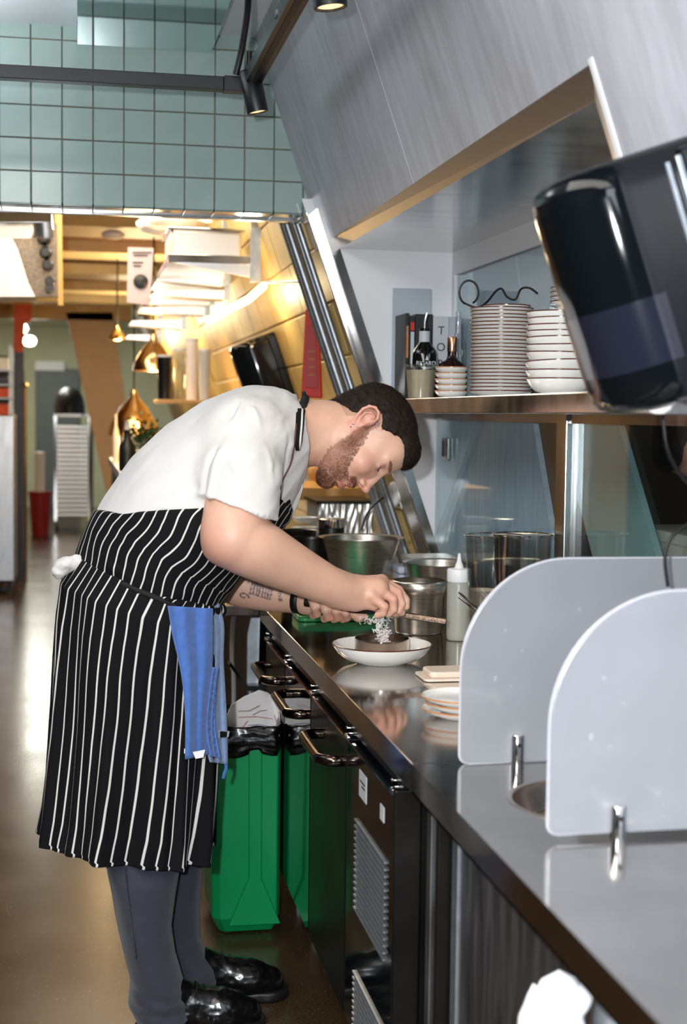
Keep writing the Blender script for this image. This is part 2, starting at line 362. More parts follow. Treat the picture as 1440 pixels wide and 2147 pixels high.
# steel jamb strip at the far end of the opening and the leaning conduits beyond it
struct(obj('trim_4', slab(.9, ZT+.1, YB-.004, YB+.10, .03, -.012), M['steel']))
struct(obj('trim_5', slab(.9, 2.2, YB+.10, YB+.115, .04, -.03), M['chrome']))
struct(obj('trim_6', slab(.9, 2.16, YB+.115, YB+.36, .02, .03), M['steel_rough']))
# window behind the pass
ww = struct(obj('window_1', G().box(1.215, 1.221, YA-1.2, YB-.03, 1.55, 1.955), M['glass']))
# outer leaning panels seen through the glass
Yp = [(4.5, 4.04), (4.03, 3.55), (3.54, 3.05), (3.04, 2.5), (2.49, 1.9)]
for i, (a, b) in enumerate(Yp):
    g = G().prism([(1.33, b, 1.50), (1.33, a-.008, 1.50), (1.30-.06, a-.008-.06, 1.99), (1.30-.06, b-.06, 1.99)], (.02, 0, 0))
    struct(obj('cladding_panel', g, M['greybook'] if i < 2 else M['white'], ww))
struct(obj('cladding_backing', G().box(1.37, 1.38, 1.2, YB, .9, 2.05), M['darkslab'], ww))
struct(obj('cladding_rail', G().prism([(1.26, 4.4, 1.56), (1.26, 2.6, 1.74), (1.26, 2.6, 1.80), (1.26, 4.4, 1.60)], (.02, 0, 0)), M['greenslab'], ww))
# splash screen below the shelf: glass panes in a steel frame, leaning slabs behind
XB = 1.165
sp = struct(obj('window_2', G().box(XB-.004, XB+.004, 3.30, YB, .905, 1.50), M['glass']))
struct(obj('window_pane', G().box(XB-.004, XB+.004, 1.2, 3.24, .905, 1.50), M['glass'], sp))
struct(obj('window_frame', G().box(XB-.02, XB+.015, 3.235, 3.305, .9, 1.51), M['steel'], sp, bevel=.003))
struct(obj('window_frame', G().box(XB-.012, XB+.012, 1.2, YB, 1.485, 1.51), M['steel'], sp))
def lean(y0, y1, x, k, m, z0=.86, z1=1.52, th=.02):
    return struct(obj('cladding_panel', G().prism([(x, y0, z0), (x, y1, z0), (x, y1+k*(z1-z0), z1), (x, y0+k*(z1-z0), z1)], (th, 0, 0)), m, sp))
lean(3.24, 4.10, 1.178, .60, M['bluegrey'], z0=.905, z1=1.50, th=.015); lean(2.90, 3.05, 1.30, .60, M['darkslab'])
lean(2.50, 2.90, 1.180, .85, M['greenslab'], z0=.905, z1=1.50, th=.015); lean(2.14, 2.26, 1.185, .75, M['darkslab'], z0=.905, z1=1.5, th=.03)
struct(obj('cladding_floor', G().box(XB+.01, 1.6, 1.2, YB, .86, .9), M['darkslab'], sp))
hg = struct(obj('window_catch', G().box(XB-.016, XB-.004, 4.36, 4.42, 1.36, 1.43), M['chrome'], sp, bevel=.003))
struct(obj('window_catch', G().box(XB-.022, XB-.014, 4.385, 4.395, 1.37, 1.42), M['rubber'], sp))

# bulkhead with its teal tiles
YT = 4.70
bk = struct(obj('wall_bulkhead', G().box(-2.2, .86, YT+.008, YT+.16, 2.166, 2.8), M['grout']))
PX, PZ = .0975, .1035
gt = G().box(0, PX-.004, 0, .010, 0, PZ-.004)
tile0 = None
for i in range(-4, 9):
    for j in range(7):
        x = .056+PX*i; z = 2.160+PZ*j
        if x > .82-.35*(z-2.1): continue
        if z+PZ > 2.80: continue
        xe = min(x+PX-.004, sx(z)+.0)
        if tile0 is None:
            tile0 = obj('tile', gt, M['teal'], bk, bevel=.0015, seg=1); t = tile0
        else: t = tile0.copy(); link(t, bk)
        t.location = (x+random.uniform(-.0004, .0004), YT+random.uniform(-.0006, .0006), z); struct(t)
        t.rotation_euler = (random.uniform(-.004, .004), 0, random.uniform(-.006, .006))
g2 = G().box(0, PX-.004, 0, .12, 0, .008)
s0 = None
for i in range(-4, 9):
    if s0 is None: s0 = obj('soffit_tile', g2, M['teal'], bk, bevel=.001, seg=1); t = s0
    else: t = s0.copy(); link(t, bk)
    t.location = (.056+PX*i, YT+.012, 2.157); struct(t)
struct(obj('soffit_edge_strip', G().box(-2.2, .80, YT+.135, YT+.165, 2.150, 2.17), M['steel'], bk))
# polished duct along the ceiling, mirroring the tiles
duct = tag(obj('ceiling_duct', G().box(.003, .432, 1.2, YT-.004, 2.664, 2.719), M['steel'], bevel=.002), 'polished steel duct running under the ceiling and mirroring the teal tiles', 'duct')
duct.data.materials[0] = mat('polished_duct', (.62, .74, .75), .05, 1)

# ---------------- track and spot lamps
tr = thing('lighting_track', 'black ceiling light track with a crosswise and a lengthwise bar', 'light track', (0.3, 4.0, 2.39))
obj('cross_bar', G().box(-2.0, .40, 3.98, 4.02, 2.388, 2.424), M['black'], tr, bevel=.002)
obj('joint', G().box(.40, .475, 3.975, 4.025, 2.386, 2.426), M['black'], tr, bevel=.002)
obj('long_bar', G().prism([(.455, 1.0, 2.40), (.500, 1.0, 2.40), (.500, 4.03, 2.40), (.455, 4.03, 2.40)], (0, 0, .036)), M['black'], tr, bevel=.002)
obj('bar_slot', G().box(.470, .485, 1.0, 3.95, 2.3985, 2.401), M['rubber'], tr)
obj('clip', G().box(.452, .456, 3.30, 3.34, 2.412, 2.424), M['chrome'], tr)
obj('power_cable', G().tube(bez([(.43, 3.96, 2.425), (.445, 3.93, 2.50), (.45, 3.85, 2.60), (.42, 3.72, 2.66), (.38, 3.6, 2.72)]), .009), M['rubber'], tr, smooth=True)
obj('ceiling_rod', G().tube([(.47, 1.5, 2.43), (.47, 1.5, 2.72)], .006), M['black'], tr)
obj('ceiling_rod', G().tube([(-1.2, 4.0, 2.42), (-1.2, 4.0, 2.72)], .006), M['black'], tr)
def spot(x, y, z, r, h, tilt, label):
    t = thing('spot_lamp', label, 'spotlight', (x, y, z), 'black spotlights on the track')
    mx = Matrix.Rotation(tilt, 3, 'Y')
    obj('housing', G().lathe([(r*.25, h), (r*.9, h), (r, h-.004), (r, .006), (r*.985, 0), (r*.8, 0), (r*.78, .02), (0, .021)], mx=mx), M['black'], t, smooth=True, world=False)
    obj('lens', G().lathe([(0, .004), (r*.76, .004), (r*.78, .012), (0, .0125)], mx=mx), M['canglow'], t, smooth=True, world=False)
    obj('stem', G().lathe([(.008, 0), (.008, .05)], mx @ Vector((0, 0, h)), 12), M['black'], t, world=False)
    l = lamp('spot_light', 'SPOT', (x, y, z-.01), 7, (1, .80, .58), .02, spot=1.2); l.rotation_euler = (0, tilt, 0)
    return t
a = at(540, 236, 3.95); spot(a.x, a.y, a.z, .030, .115, -.21, 'black spotlight below the joint of the track')
a = at(693, 16, 3.0); spot(a.x, a.y, a.z, .036, .12, -.12, 'black spotlight cut by the top edge of the picture')

# ---------------- back kitchen shell
struct(obj('wall_back_ceiling', G().box(-3, 1.1, YT+.16, 16.2, 2.68, 2.74), M['woodceil']))
for k, (y, w) in enumerate([(8.7, .55), (10.1, .5), (11.7, .45), (13.3, .4), (14.8, .4)]):
    struct(obj('ceiling_beam', G().box(-.9, .9, y, y+w, 2.60, 2.68), M['beam']))
struct(obj('wall_end', G().box(-3, 2, 22.6, 22.7, 0, 3), M['sage']))
struct(obj('wall_end_ceiling', G().box(-3, 2, 16.2, 22.7, 2.78, 2.84), M['sage']))
struct(obj('wall_crossbeam', G().box(-3, .6, 16.0, 16.2, 2.50, 2.8), M['wood']))
dr = struct(obj('door_1', G().box(-.62, .05, 22.5, 22.6, 0, 2.15), M['greydoor'], bevel=.01))
struct(obj('door_transom', G().box(-.62, -.18, 22.46, 22.6, 2.12, 2.26), M['white'], dr))
struct(obj('wall_left_back', G().box(-2.4, -2.3, 11.5, 22.6, 0, 2.8), M['tan']))
struct(obj('wall_left_middle', G().box(-2.4, -2.3, 4.7, 11.5, 0, 2.8), M['darkwall']))
# leaning tan wall panel near the end
pts = [at(138, 655, 16), at(236, 655, 16), at(300, 1090, 16), at(236, 1090, 16)]
struct(obj('wall_leaning_panel', G().prism(pts, (0, .15, 0)), M['tan']))
# leaning cream block wall
BX = .045
bw = struct(obj('wall_block', slab(0, 2.7, YB+.36, 16.2, .1, BX+.012), M['mortar']))
b0 = None; ca = math.atan(SL); L0 = 1/math.cos(ca)
for r in range(0, 13):
    zc = .02+.2*r/L0*1.0
    if zc > 2.6: break
    for c in range(0, 14):
        y = YB+.38+.4*c+(.2 if r % 2 else 0)
        if c > 12: continue
        if b0 is None:
            b0 = obj('block', G().box(0, .03, 0, .392, 0, .192), M['cream_block'], bw, bevel=.004, seg=1, world=False); t = b0
        else: t = b0.copy(); link(t, bw)
        t.location = (sx(zc)+BX, y, zc); t.rotation_euler = (0, -ca, 0); struct(t)
struct(obj('block_field', slab(0, 2.7, YB+.36+5.2, 16.2, .02, BX), M['cream_block'], bw))
# conduits
for k, (dy, r, off) in enumerate([(.06, .012, -.01), (.12, .012, -.01), (.21, .014, -.02), (.27, .014, -.02), (.36, .010, -.01)]):
    y = YB+.36+dy
    tag(obj('conduit', G().tube([(sx(2.67)+off-.0, y, 2.67), (sx(.92)+off, y, .92)], r), M['galv'], smooth=True),
        'grey steel conduit leaning up the cream block wall, %s from the steel strip' % ['first', 'second', 'third', 'fourth', 'fifth'][k], 'pipe', 'conduits leaning beside the pass')
# ---------------- left side of the aisle, far back
lc = thing('refrigerator_bank', 'dark steel cabinets lining the far left of the aisle', 'cabinet', (-.9, 13, 0))
for k in range(2):
    y0 = 13.5+1.5*k
    obj('cabinet_body', G().box(-1.4, -.62, y0, y0+1.48, .12, 2.0), M['steel_dark'], lc, bevel=.01)
    obj('cabinet_door', G().box(-.60, -.57, y0+.04, y0+1.44, .2, 1.95), M['steel_dark'], lc, bevel=.01)
    obj('handle', G().tube([(-.54, y0+.15, .9), (-.54, y0+.15, 1.5)], .015), M['chrome'], lc)
    for q in (.1, 1.3): obj('leg', G().tube([(-.66, y0+q, 0), (-.66, y0+q, .13)], .03), M['rubber'], lc)
# ------------------------------------------------------------------ counter
XC, ZC = .568, .90
YS = 2.352
ct = tag(obj('worktop', G().box(XC, 1.16, YS+.0015, 4.42, ZC-.05, ZC), M['steel_top'], bevel=.002), 'long polished steel worktop the cook bends over', 'worktop')
nt = thing('worktop', 'nearest steel worktop section with the two clear screens', 'worktop', (XC, 1.6, ZC))
# near section with a round hole
def near_top():
    hc = Vector((.80, 2.085)); R = .132
    g = G(); n = 48; x0, x1, y0, y1 = XC, 1.16, .75, YS-.0015
    ring = [(hc.x+R*math.cos(2*math.pi*k/n), hc.y+R*math.sin(2*math.pi*k/n)) for k in range(n)]
    out = []
    for k in range(n):
        a = 2*math.pi*k/n; dx, dy = math.cos(a), math.sin(a); ts = []
        if dx > 1e-6: ts.append((x1-hc.x)/dx)
        if dx < -1e-6: ts.append((x0-hc.x)/dx)
        if dy > 1e-6: ts.append((y1-hc.y)/dy)
        if dy < -1e-6: ts.append((y0-hc.y)/dy)
        t = min(ts); out.append((hc.x+dx*t, hc.y+dy*t))
    cor = [(x1, y1), (x0, y1), (x0, y0), (x1, y0)]
    vs = [(x, y, ZC) for x, y in ring]+[(x, y, ZC) for x, y in out]+[(x, y, ZC) for x, y in cor]
    fs = []
    for k in range(n):
        k2 = (k+1) % n; fs.append((k, n+k, n+k2, k2))
        a1 = 2*math.pi*k/n; p, q = out[k], out[k2]
        if abs(p[0]-q[0]) > 1e-6 and abs(p[1]-q[1]) > 1e-6:
            ci = min(range(4), key=lambda c: (cor[c][0]-(p[0]+q[0])/2)**2+(cor[c][1]-(p[1]+q[1])/2)**2)
            fs.append((n+k, 2*n+ci, n+k2))
    g.add(vs, fs)
    g.add([(x, y, ZC) for x, y in ring]+[(x, y, ZC-.03) for x, y in ring], [(k, (k+1) % n, n+(k+1) % n, n+k) for k in range(n)])
    g.box(x0, x0+.004, y0, y1, ZC-.05, ZC-.0001); g.box(x0, x1, y1-.002, y1, ZC-.05, ZC-.0001)
    g.box(x0, .64, y0, y1, ZC-.05, ZC-.046); g.box(1.0, x1, y0, y1, ZC-.05, ZC-.046)
    return g
obj('top', near_top(), M['steel_top'], nt)
obj('sunken_well', G().lathe([(.131, .898), (.129, .885), (.118, .86), (.08, .848), (0, .846)], (.80, 2.085, 0), caps=False), mat('well_steel', (.72, .60, .52), .16, 1, var=.1, vscale=20), nt, smooth=True)
obj('well_rim', G().lathe([(.130, .9005), (.137, .9015), (.138, .899), (.130, .897), (.130, .9005)], (.80, 2.085, 0), caps=False), M['lip'], nt, smooth=True)
# refrigerated drawers below the worktop
YD = [4.375, 3.963, 3.508, 3.016, 2.543]
fr = thing('undercounter_fridge', 'black steel undercounter fridge with loop handles and a louvred end panel', 'fridge', (.6, 3.5, 0))
obj('body', G().box(.63, 1.15, 2.55, 4.37, .13, .835), M['steel_dark'], fr)
obj('front_rail', G().box(.60, .632, 2.55, 4.37, .80, .842), M['steel_dark'], fr)
XF = .582
for k in range(3):
    y1, y0 = YD[k]-.004, YD[k+1]+.004
    d = obj('door', G().box(XF, .626, y0, y1, .17, .79), M['steel_dark'] if k != 1 else mat('polished_black_door', (.16, .155, .15), .07, 1), fr, bevel=.004)
    obj('door_lip', G().box(XF-.001, XF+.003, y0, y1, .788, .793), M['copper'], d)
    hy0, hy1 = y0+.03, y0+.30; hz = .735
    path = [(XF, hy0, hz), (XF-.028, hy0, hz), (XF-.050, hy0+.022, hz), (XF-.052, hy0+.05, hz), (XF-.052, hy1-.05, hz), (XF-.048, hy1-.02, hz), (XF-.026, hy1, hz), (XF, hy1, hz)]
    obj('handle', G().tube(bez(path, 5), .013, 14, flat=1.0), mat('bronze_dark_handle_%d' % k, (.13, .10, .085), .14, 1) if k == 0 else bpy.data.materials['bronze_dark_handle_0'], d, smooth=True)
pn = obj('vent_panel', G().box(XF, .626, YD[4]+.004, YD[3]-.004, .17, .79), M['black_gloss'], fr, bevel=.003)
lv = None
for (zt, zb, n) in ((.645, .455, 15), (.315, .185, 11)):
    for k in range(n):
        z = zt-(zt-zb)*k/(n-1)
        if lv is None: lv = obj('louvre', G().box(-.004, .002, 0, .30, -.0022, .0022), M['galv'], pn, world=False); q = lv
        else: q = lv.copy(); link(q, pn)
        q.location = Vector((XF-.001, 2.605, z))-wloc(pn)
obj('label', G().box(XF-.0012, XF, 2.80, 2.875, .705, .760), M['label'], pn); obj('label', G().box(XF-.0012, XF, 2.63, 2.665, .715, .745), M['label'], pn)
for z_ in (.738, .729): obj('print_line', G().box(XF-.0018, XF-.0011, 2.812, 2.862 if z_ > .73 else 2.845, z_, z_+.0035), M['ink'], pn)
for y in YD[:4]+[2.56]:
    obj('hinge_plate', G().box(XF-.004, .64, y-.012, y+.012, .794, .803), M['chrome'], fr, bevel=.002)
    obj('hinge_plate', G().box(XF+.004, .64, y+.03, y+.042, .806, .812), M['chrome'], fr, bevel=.002)
    obj('hinge_screw', G().lathe([(.006, .0), (.006, .006), (0, .008)], (.628, y+.0, .803), 10), M['chrome'], fr)
for y in (2.65, 3.3, 4.0, 4.3):
    for x in (.68, 1.08): obj('foot', G().lathe([(.02, 0), (.02, .01), (.012, .012), (.012, .13)], (x, y, 0), 16), M['chrome'], fr)
# end panels next to the fridge
ep = thing('steel_end_panel', 'upright scratched steel panels between the fridge and the near cabinet', 'panel', (.6, 2.5, 0))
obj('panel', G().box(.580, .630, 2.528, 2.545, .05, .805), M['steel_dark'], ep, bevel=.002)
obj('panel', G().box(.634, .662, 2.47, 2.50, .0, .845), M['steel_rough'], ep, bevel=.002)
obj('panel', G().box(.640, .700, 2.442, 2.46, .0, .845), M['steel_dark'], ep, bevel=.003)
obj('panel', G().box(.700, 1.15, 2.442, 2.46, .0, .845), M['steel_dark'], ep)
nc = thing('near_cabinet', 'dull steel cabinet set back under the nearest worktop', 'cabinet', (.7, 1.6, 0))
obj('front', G().box(.668, .69, .8, 2.43, .0, .846), M['steel_rough'], nc, bevel=.002)
obj('side', G().box(.69, 1.15, 2.40, 2.43, .0, .846), M['steel_rough'], nc)
obj('seam_strip', G().box(.664, .669, 2.395, 2.43, .02, .84), M['galv'], nc)
# white cloth mitts hanging below the near worktop
mt = thing('hanging_cloth_pad', 'white padded cloth hanging at the bottom edge of the picture', 'cloth', (.6, 1.74, .5))
a = at(1172, 2026, 1.74)
rows = []
for i in range(26):
    t = i/25; z = a.z-.005-.30*t
    w = .034*min(1, math.sqrt(max(0, 1-(1-min(t*6, 1))**2))+.02)
    r = []
    for k in range(20):
        q = 2*math.pi*k/20; r.append((a.x+w*math.cos(q)*(1+.08*math.sin(3*q+t*5)), a.y+w*.5*math.sin(q), z))
    rows.append(r+[r[0]])
obj('pad', G().grid(rows), M['white'], mt, smooth=True, ang=180)
b = at(1118, 2062, 1.76); rows = []
for i in range(22):
    t = i/21; z = b.z-.30*t; w = .017*min(1, math.sqrt(max(0, 1-(1-min(t*5, 1))**2))+.02); r = []
    for k in range(16):
        q = 2*math.pi*k/16; r.append((b.x+w*math.cos(q)+.004*math.sin(9*t*3), b.y+w*.7*math.sin(q), z))
    rows.append(r+[r[0]])
obj('strap', G().grid(rows), M['white'], mt, smooth=True, ang=180)
c2 = at(1232, 2050, 1.72)
obj('hook', G().tube(bez([c2, c2+Vector((-.004, 0, -.03)), c2+Vector((-.016, 0, -.05)), c2+Vector((-.010, 0, -.07)), c2+Vector((-.002, 0, -.10)), c2+Vector((0, 0, -.2))]), .010), M['white'], mt, smooth=True)

# ------------------------------------------------------------------ frosted screens
def screen(y, x0, label, gap):
    t = thing('frosted_screen', label, 'screen', (x0, y, ZC), 'frosted screens on the near worktop')
    w = .50; h = .355; R = .19; r0 = .015; th = .010
    pts = [(w, gap), (w, h)]
    for k in range(17): q = math.radians(90+90*k/16); pts.append((R+R*math.cos(q), h-R+R*math.sin(q)))
    for k in range(6): q = math.radians(180+90*k/5); pts.append((r0+r0*math.cos(q), gap+r0+r0*math.sin(q)))
    obj('pane', G().prism([(x, 0, z) for x, z in pts], (0, th, 0)), M['frost'], t, bevel=.0015, world=False)
    e = [Vector((x, th/2, z)) for x, z in pts]
    obj('edge_band', G().tube(e, .0026, 6, closed=True), M['frost_edge'], t, world=False, smooth=True)
    for cx_ in (.10, .44):
        cl = obj('clamp', G().lathe([(.0125, 0), (.0125, .050), (.0115, .0515), (0, .0515)], (cx_, -.006, 0), 24), M['chrome'], t, smooth=True, world=False)
        obj('clamp_screw', G().lathe([(.0035, 0), (.0035, .002), (0, .002)], (0, 0, 0), 12, mx=Matrix.Rotation(math.pi/2, 3, 'X')), M['rubber'], cl, world=False).location = (cx_, -.0185, .035)
    return t
screen(2.335, .649, 'farther frosted clear screen with rounded top, standing on the near worktop', .002)
screen(1.885, .655, 'nearer frosted clear screen with rounded top, standing on the near worktop', .010)

# ------------------------------------------------------------------ crockery
def plate(r, h=.022, rim=M['rim'], rname='rim', deep=False):
    if deep: prof = [(0, .004), (r*.42, .004), (r*.44, 0), (r*.50, 0), (r*.52, .003), (r*.74, h*.22), (r*.90, h*.55), (r*.975, h*.85), (r, h), (r*.985, h+.001), (r*.955, h*.86), (r*.87, h*.56), (r*.70, h*.27), (r*.5, .0085), (0, .008)]
    else: prof = [(0, .003), (r*.55, .003), (r*.57, 0), (r*.63, 0), (r*.66, .003), (r*.92, h*.55), (r, h), (r*.985, h+.001), (r*.88, h*.66), (r*.66, .0075), (0, .007)]
    g = G().lathe(prof, n=64, caps=False)
    rg = G().lathe([(r*.985, h+.0012), (r*1.004, h+.0002), (r*1.002, h-.0016), (r*.982, h-.0002), (r*.985, h+.0012)], n=64, caps=False)
    return g, rg
def crockery(name, label, cat, loc, r, h, rim, deep=False, group=None, rot=None):
    t = thing(name, label, cat, loc, group, rot); g, rg = plate(r, h, deep=deep)
    obj('dish', g, M['china'], t, smooth=True, world=False, ang=60); obj('rim', rg, rim, t, smooth=True, world=False)
    return t
pa = at(797, 1388, 3.35)
crockery('pasta_plate', 'white rimmed shallow plate on the worktop under the cook\'s hands', 'plate', (.728, 3.345, ZC+.0005), .121, .046, M['rim'], True)
# ring mould inside
tag(obj('ring_mould', G().lathe([(.066, .0085), (.066, .060), (.0652, .060), (.0652, .0085), (.066, .0085)], (.728, 3.345, ZC), 64, caps=False), mat('mould_steel', (.62, .55, .50), .13, 1), smooth=True),
    'shiny steel ring mould standing in the white plate', 'ring mould')
# shreds
sh = G(); random.seed(5)
for k in range(170):
    a = random.uniform(0, 6.28); r = .030*math.sqrt(random.random()); zz = ZC+.020+random.random()*.020*(1-r/.04)
    c = Vector((.735+r*math.cos(a), 3.345+r*math.sin(a), zz)); d = Vector((random.uniform(-1, 1), random.uniform(-1, 1), random.uniform(-.5, .5))).normalized()*.006
    sh.tube([c-d, c+Vector((random.uniform(-.002, .002), 0, .002)), c+d], .0010, 4)
tag(obj('grated_heap', sh, M['paper']), 'small heap of pale grated shreds in the ring mould', 'food')['kind'] = 'stuff'
fall = G()
top = at(795, 1295, 3.345)
for k in range(130):
    u = random.random(); spread = .016*(1-.6*u)
    c = Vector((top.x+(.735-top.x)*u+random.gauss(0, spread), 3.345+random.gauss(0, .008), top.z+.002-(top.z-ZC-.045)*u))
    a = random.uniform(0, 6.28); q = []
    for j in range(5): b = a+j*1.3; q.append(c+Vector((.0032*math.cos(b), .002*math.sin(b*.7), .0030*math.sin(b)-.0012*j)))
    fall.tube(q, .00075, 4)
for k in range(40):
    c = Vector((top.x+random.uniform(-.05, .03), 3.345+random.gauss(0, .006), top.z+random.uniform(-.014, .004))); a = random.uniform(0, 6.28)
    fall.tube([c, c+Vector((.004*math.cos(a), 0, .004*math.sin(a))), c+Vector((.004*math.cos(a+1), 0, .004*math.sin(a+1)-.003))], .00062, 4)
tag(obj('falling_shreds', fall, M['paper']), 'pale grated shreds falling from the grater', 'food')['kind'] = 'stuff'
# three side plates in front
for k, nm in enumerate(['lowest', 'middle', 'top']):
    crockery('side_plate', 'white plate with tan rim, %s of the three half behind the frosted screen' % nm, 'plate', (.757+[0, .004, -.002][k], 2.72, ZC+.0005+.0125*k), .0795, .017, M['rimo'], group='side plates by the screen')
# cream lid
lb = thing('container_lid', 'cream plastic container lid lying beside the frosted screen', 'lid', (.83, 3.12, ZC))
pts = rrect(.15, .11, .015)
obj('flange', G().prism([(.845+x, 3.13+y, ZC+.001) for x, y in pts], (0, 0, .006)), M['cream'], lb, bevel=.002)
pts = rrect(.12, .085, .015)
obj('raised_top', G().prism([(.845+x, 3.13+y, ZC+.007) for x, y in pts], (0, 0, .014)), M['cream'], lb, bevel=.004)
# cutting boards
for k, (dy, dx, nm, m) in enumerate([(0, 0, 'upper', M['board']), (-.03, -.004, 'lower', mat('dark_green_board', (40, 132, 72), .4, var=.05))]):
    pts = rrect(.26, .15, .02); 
    b = tag(obj('chopping_board', G().prism([(.765+dx+x, 4.13+dy+y, ZC+.001+.017*(1-k)) for x, y in pts], (0, 0, .015)), m, bevel=.003),
        'green plastic chopping board, %s of the two behind the hands' % nm, 'chopping board', 'stacked chopping boards')
# squeeze bottle
sb = thing('squeeze_bottle', 'clear squeeze bottle with pointed white nozzle, half filled', 'bottle', (1.005, 3.66, ZC))
bx = (1.005, 3.66, ZC)
obj('body', G().lathe([(0, .001), (.028, .001), (.031, .006), (.0315, .02), (.0315, .150), (.029, .160), (.026, .164)], bx), M['cloudy'], sb, smooth=True)
obj('sauce', G().lathe([(0, .004), (.0295, .005), (.0300, .085), (0, .086)], bx), mat('pale_vinegar', (168, 160, 130), .2, trans=.3), sb, smooth=True)
obj('cap', G().lathe([(.031, .158), (.032, .160), (.032, .188), (.030, .192), (.012, .194), (0, .194)], bx), M['white'], sb, smooth=True)
obj('nozzle', G().lathe([(.013, .192), (.010, .204), (.007, .21), (.0035, .232), (0, .234)], bx), M['white'], sb, smooth=True)
# tall steel pot
def pot(name, label, cat, c, rt, rb, h, lip=.006, group=None, m=None, wall=.0015, collar=0.):
    t = thing(name, label, cat, c, group)
    pr = [(0, .001), (rb*.95, .001), (rb, .006)]
    if collar: pr += [(rt, h-collar), (rt+.004, h-collar+.004), (rt+.005, h-.003), (rt+lip, h), (rt+lip*.5, h+.001), (rt+.003, h-.004), (rt-.001, h-collar)]
    else: pr += [(rb+(rt-rb)*.5, h*.5), (rt, h-.002), (rt+lip, h), (rt+lip, h+.0015), (rt-.001, h-.002), (rb+(rt-rb)*.5-wall, h*.5)]
    pr += [(rb-wall, .006), (rb*.9, .003), (0, .003)]
    obj('vessel', G().lathe(pr, n=72, caps=False), m or M['pot_steel'], t, smooth=True, world=False, ang=50)
    return t
pot('bain_marie_pot', 'straight steel pot with a collar, right of the hand', 'pot', (.930, 3.80, ZC), .072, .066, .145, .002, collar=.035)
pot('mixing_bowl', 'deep tapered steel bowl behind the forearm', 'bowl', at(752, 1262, 4.38)+Vector((.006, 0, 0)), .122, .066, .205, .014)
bb = pot('mixing_bowl', 'wide steel bowl behind the squeeze bottle', 'bowl', (1.045, 4.01, ZC), .102, .06, .172, .010)
# cream tubs right of it
tb = at(1040, 1290, 3.85)
pot('cream_cup', 'cream cup between the steel bowl and the frosted screen', 'cup', (1.075, 3.70, ZC), .036, .030, .075, .002, m=M['cream'])
pot('cream_cup', 'small cream dish peeping over the curved edge of the frosted screen', 'cup', (1.112, 3.81, ZC), .040, .030, .115, .002, m=M['cream'])
tg = thing('tongs', 'steel tongs lying beside the squeeze bottle', 'tongs', (1.0, 3.5, ZC))
a, b = at(962, 1252, 3.50), at(992, 1278, 3.44)
for d in (0, .012): obj('arm', G().tube([a+Vector((0, 0, d)), b+Vector((.004, 0, d*.8)), b+Vector((.06, -.03, -.05))], .003), M['chrome'], tg)
# white tub with lid
def tub(name, label, x0, x1, y0, y1, z0, h, lidh=.016, m=None, lm=None, cat='container'):
    t = thing(name, label, cat, ((x0+x1)/2, (y0+y1)/2, z0)); cx_, cy_ = (x0+x1)/2, (y0+y1)/2
    obj('tub', G().prism([(cx_+x, cy_+y, z0+.001) for x, y in rrect(x1-x0-.008, y1-y0-.008, .015)], (0, 0, h-lidh)), m or M['clear'], t, bevel=.003)
    obj('lid', G().prism([(cx_+x, cy_+y, z0+h-lidh+.001) for x, y in rrect(x1-x0, y1-y0, .018)], (0, 0, lidh)), lm or M['cream'], t, bevel=.003)
    return t
a = at(850, 1285, 4.20); tub('lidded_tub', 'clear tub with cloudy lid behind the steel pot', 1.00, 1.15, 4.14, 4.34, ZC, .165, m=mat('cloudy_tub', (140, 136, 130), .25, trans=.2), lm=mat('cloudy_lid', (206, 204, 200), .25, trans=.25))
a = at(1312, 1165, 3.0); tub('lidded_tub', 'cream tub with lid behind the screens at the right edge', a.x, a.x+.0001+.16, 2.62, 2.98, ZC, at(1312, 1131, 2.62).z-ZC, .024, m=M['cream'])
# glass bowls stack behind screen
for k, (px, py, Y, r, h) in enumerate([(1150, 1122, 3.55, .078, .10), (1210, 1120, 3.32, .072, .11)]):
    p = at(px, py, Y); t = thing('glass_bowl', ['clear round tub seen over the curve of the frosted screen, left one', 'clear round tub seen over the curve of the frosted screen, right one'][k], 'bowl', (min(p.x, 1.07), Y, ZC), 'clear tubs behind the screen')
    H_ = p.z-ZC
    obj('wall', G().lathe([(0, .002), (r*.8, .002), (r, H_), (r+.003, H_+.002), (r-.002, H_), (r*.78, .004), (0, .004)], n=48, caps=False), M['clear'], t, smooth=True, world=False)
    obj('rim', G().tube([((r+.001)*math.cos(q*math.pi/24), (r+.001)*math.sin(q*math.pi/24), H_) for q in range(48)], .0018, 6, closed=True), M['chrome'], t, smooth=True, world=False)
# folded striped cloths
for k in range(5):
    tag(obj('folded_cloth', G().box(.90, 1.0, 4.22, 4.36, ZC+.036+.022*k, ZC+.056+.022*k) if 0 else G().box(.985+.002*(k % 2), 1.06, 4.30, 4.40, ZC+.001+.026*k, ZC+.025+.026*k), M['bwcloth'], bevel=.009, seg=3),
        'folded white and blue cloth, %s of the pile beside the steel bowl' % ['lowest', 'second', 'third', 'fourth', 'topmost'][k], 'cloth', 'folded cloths behind the pot')

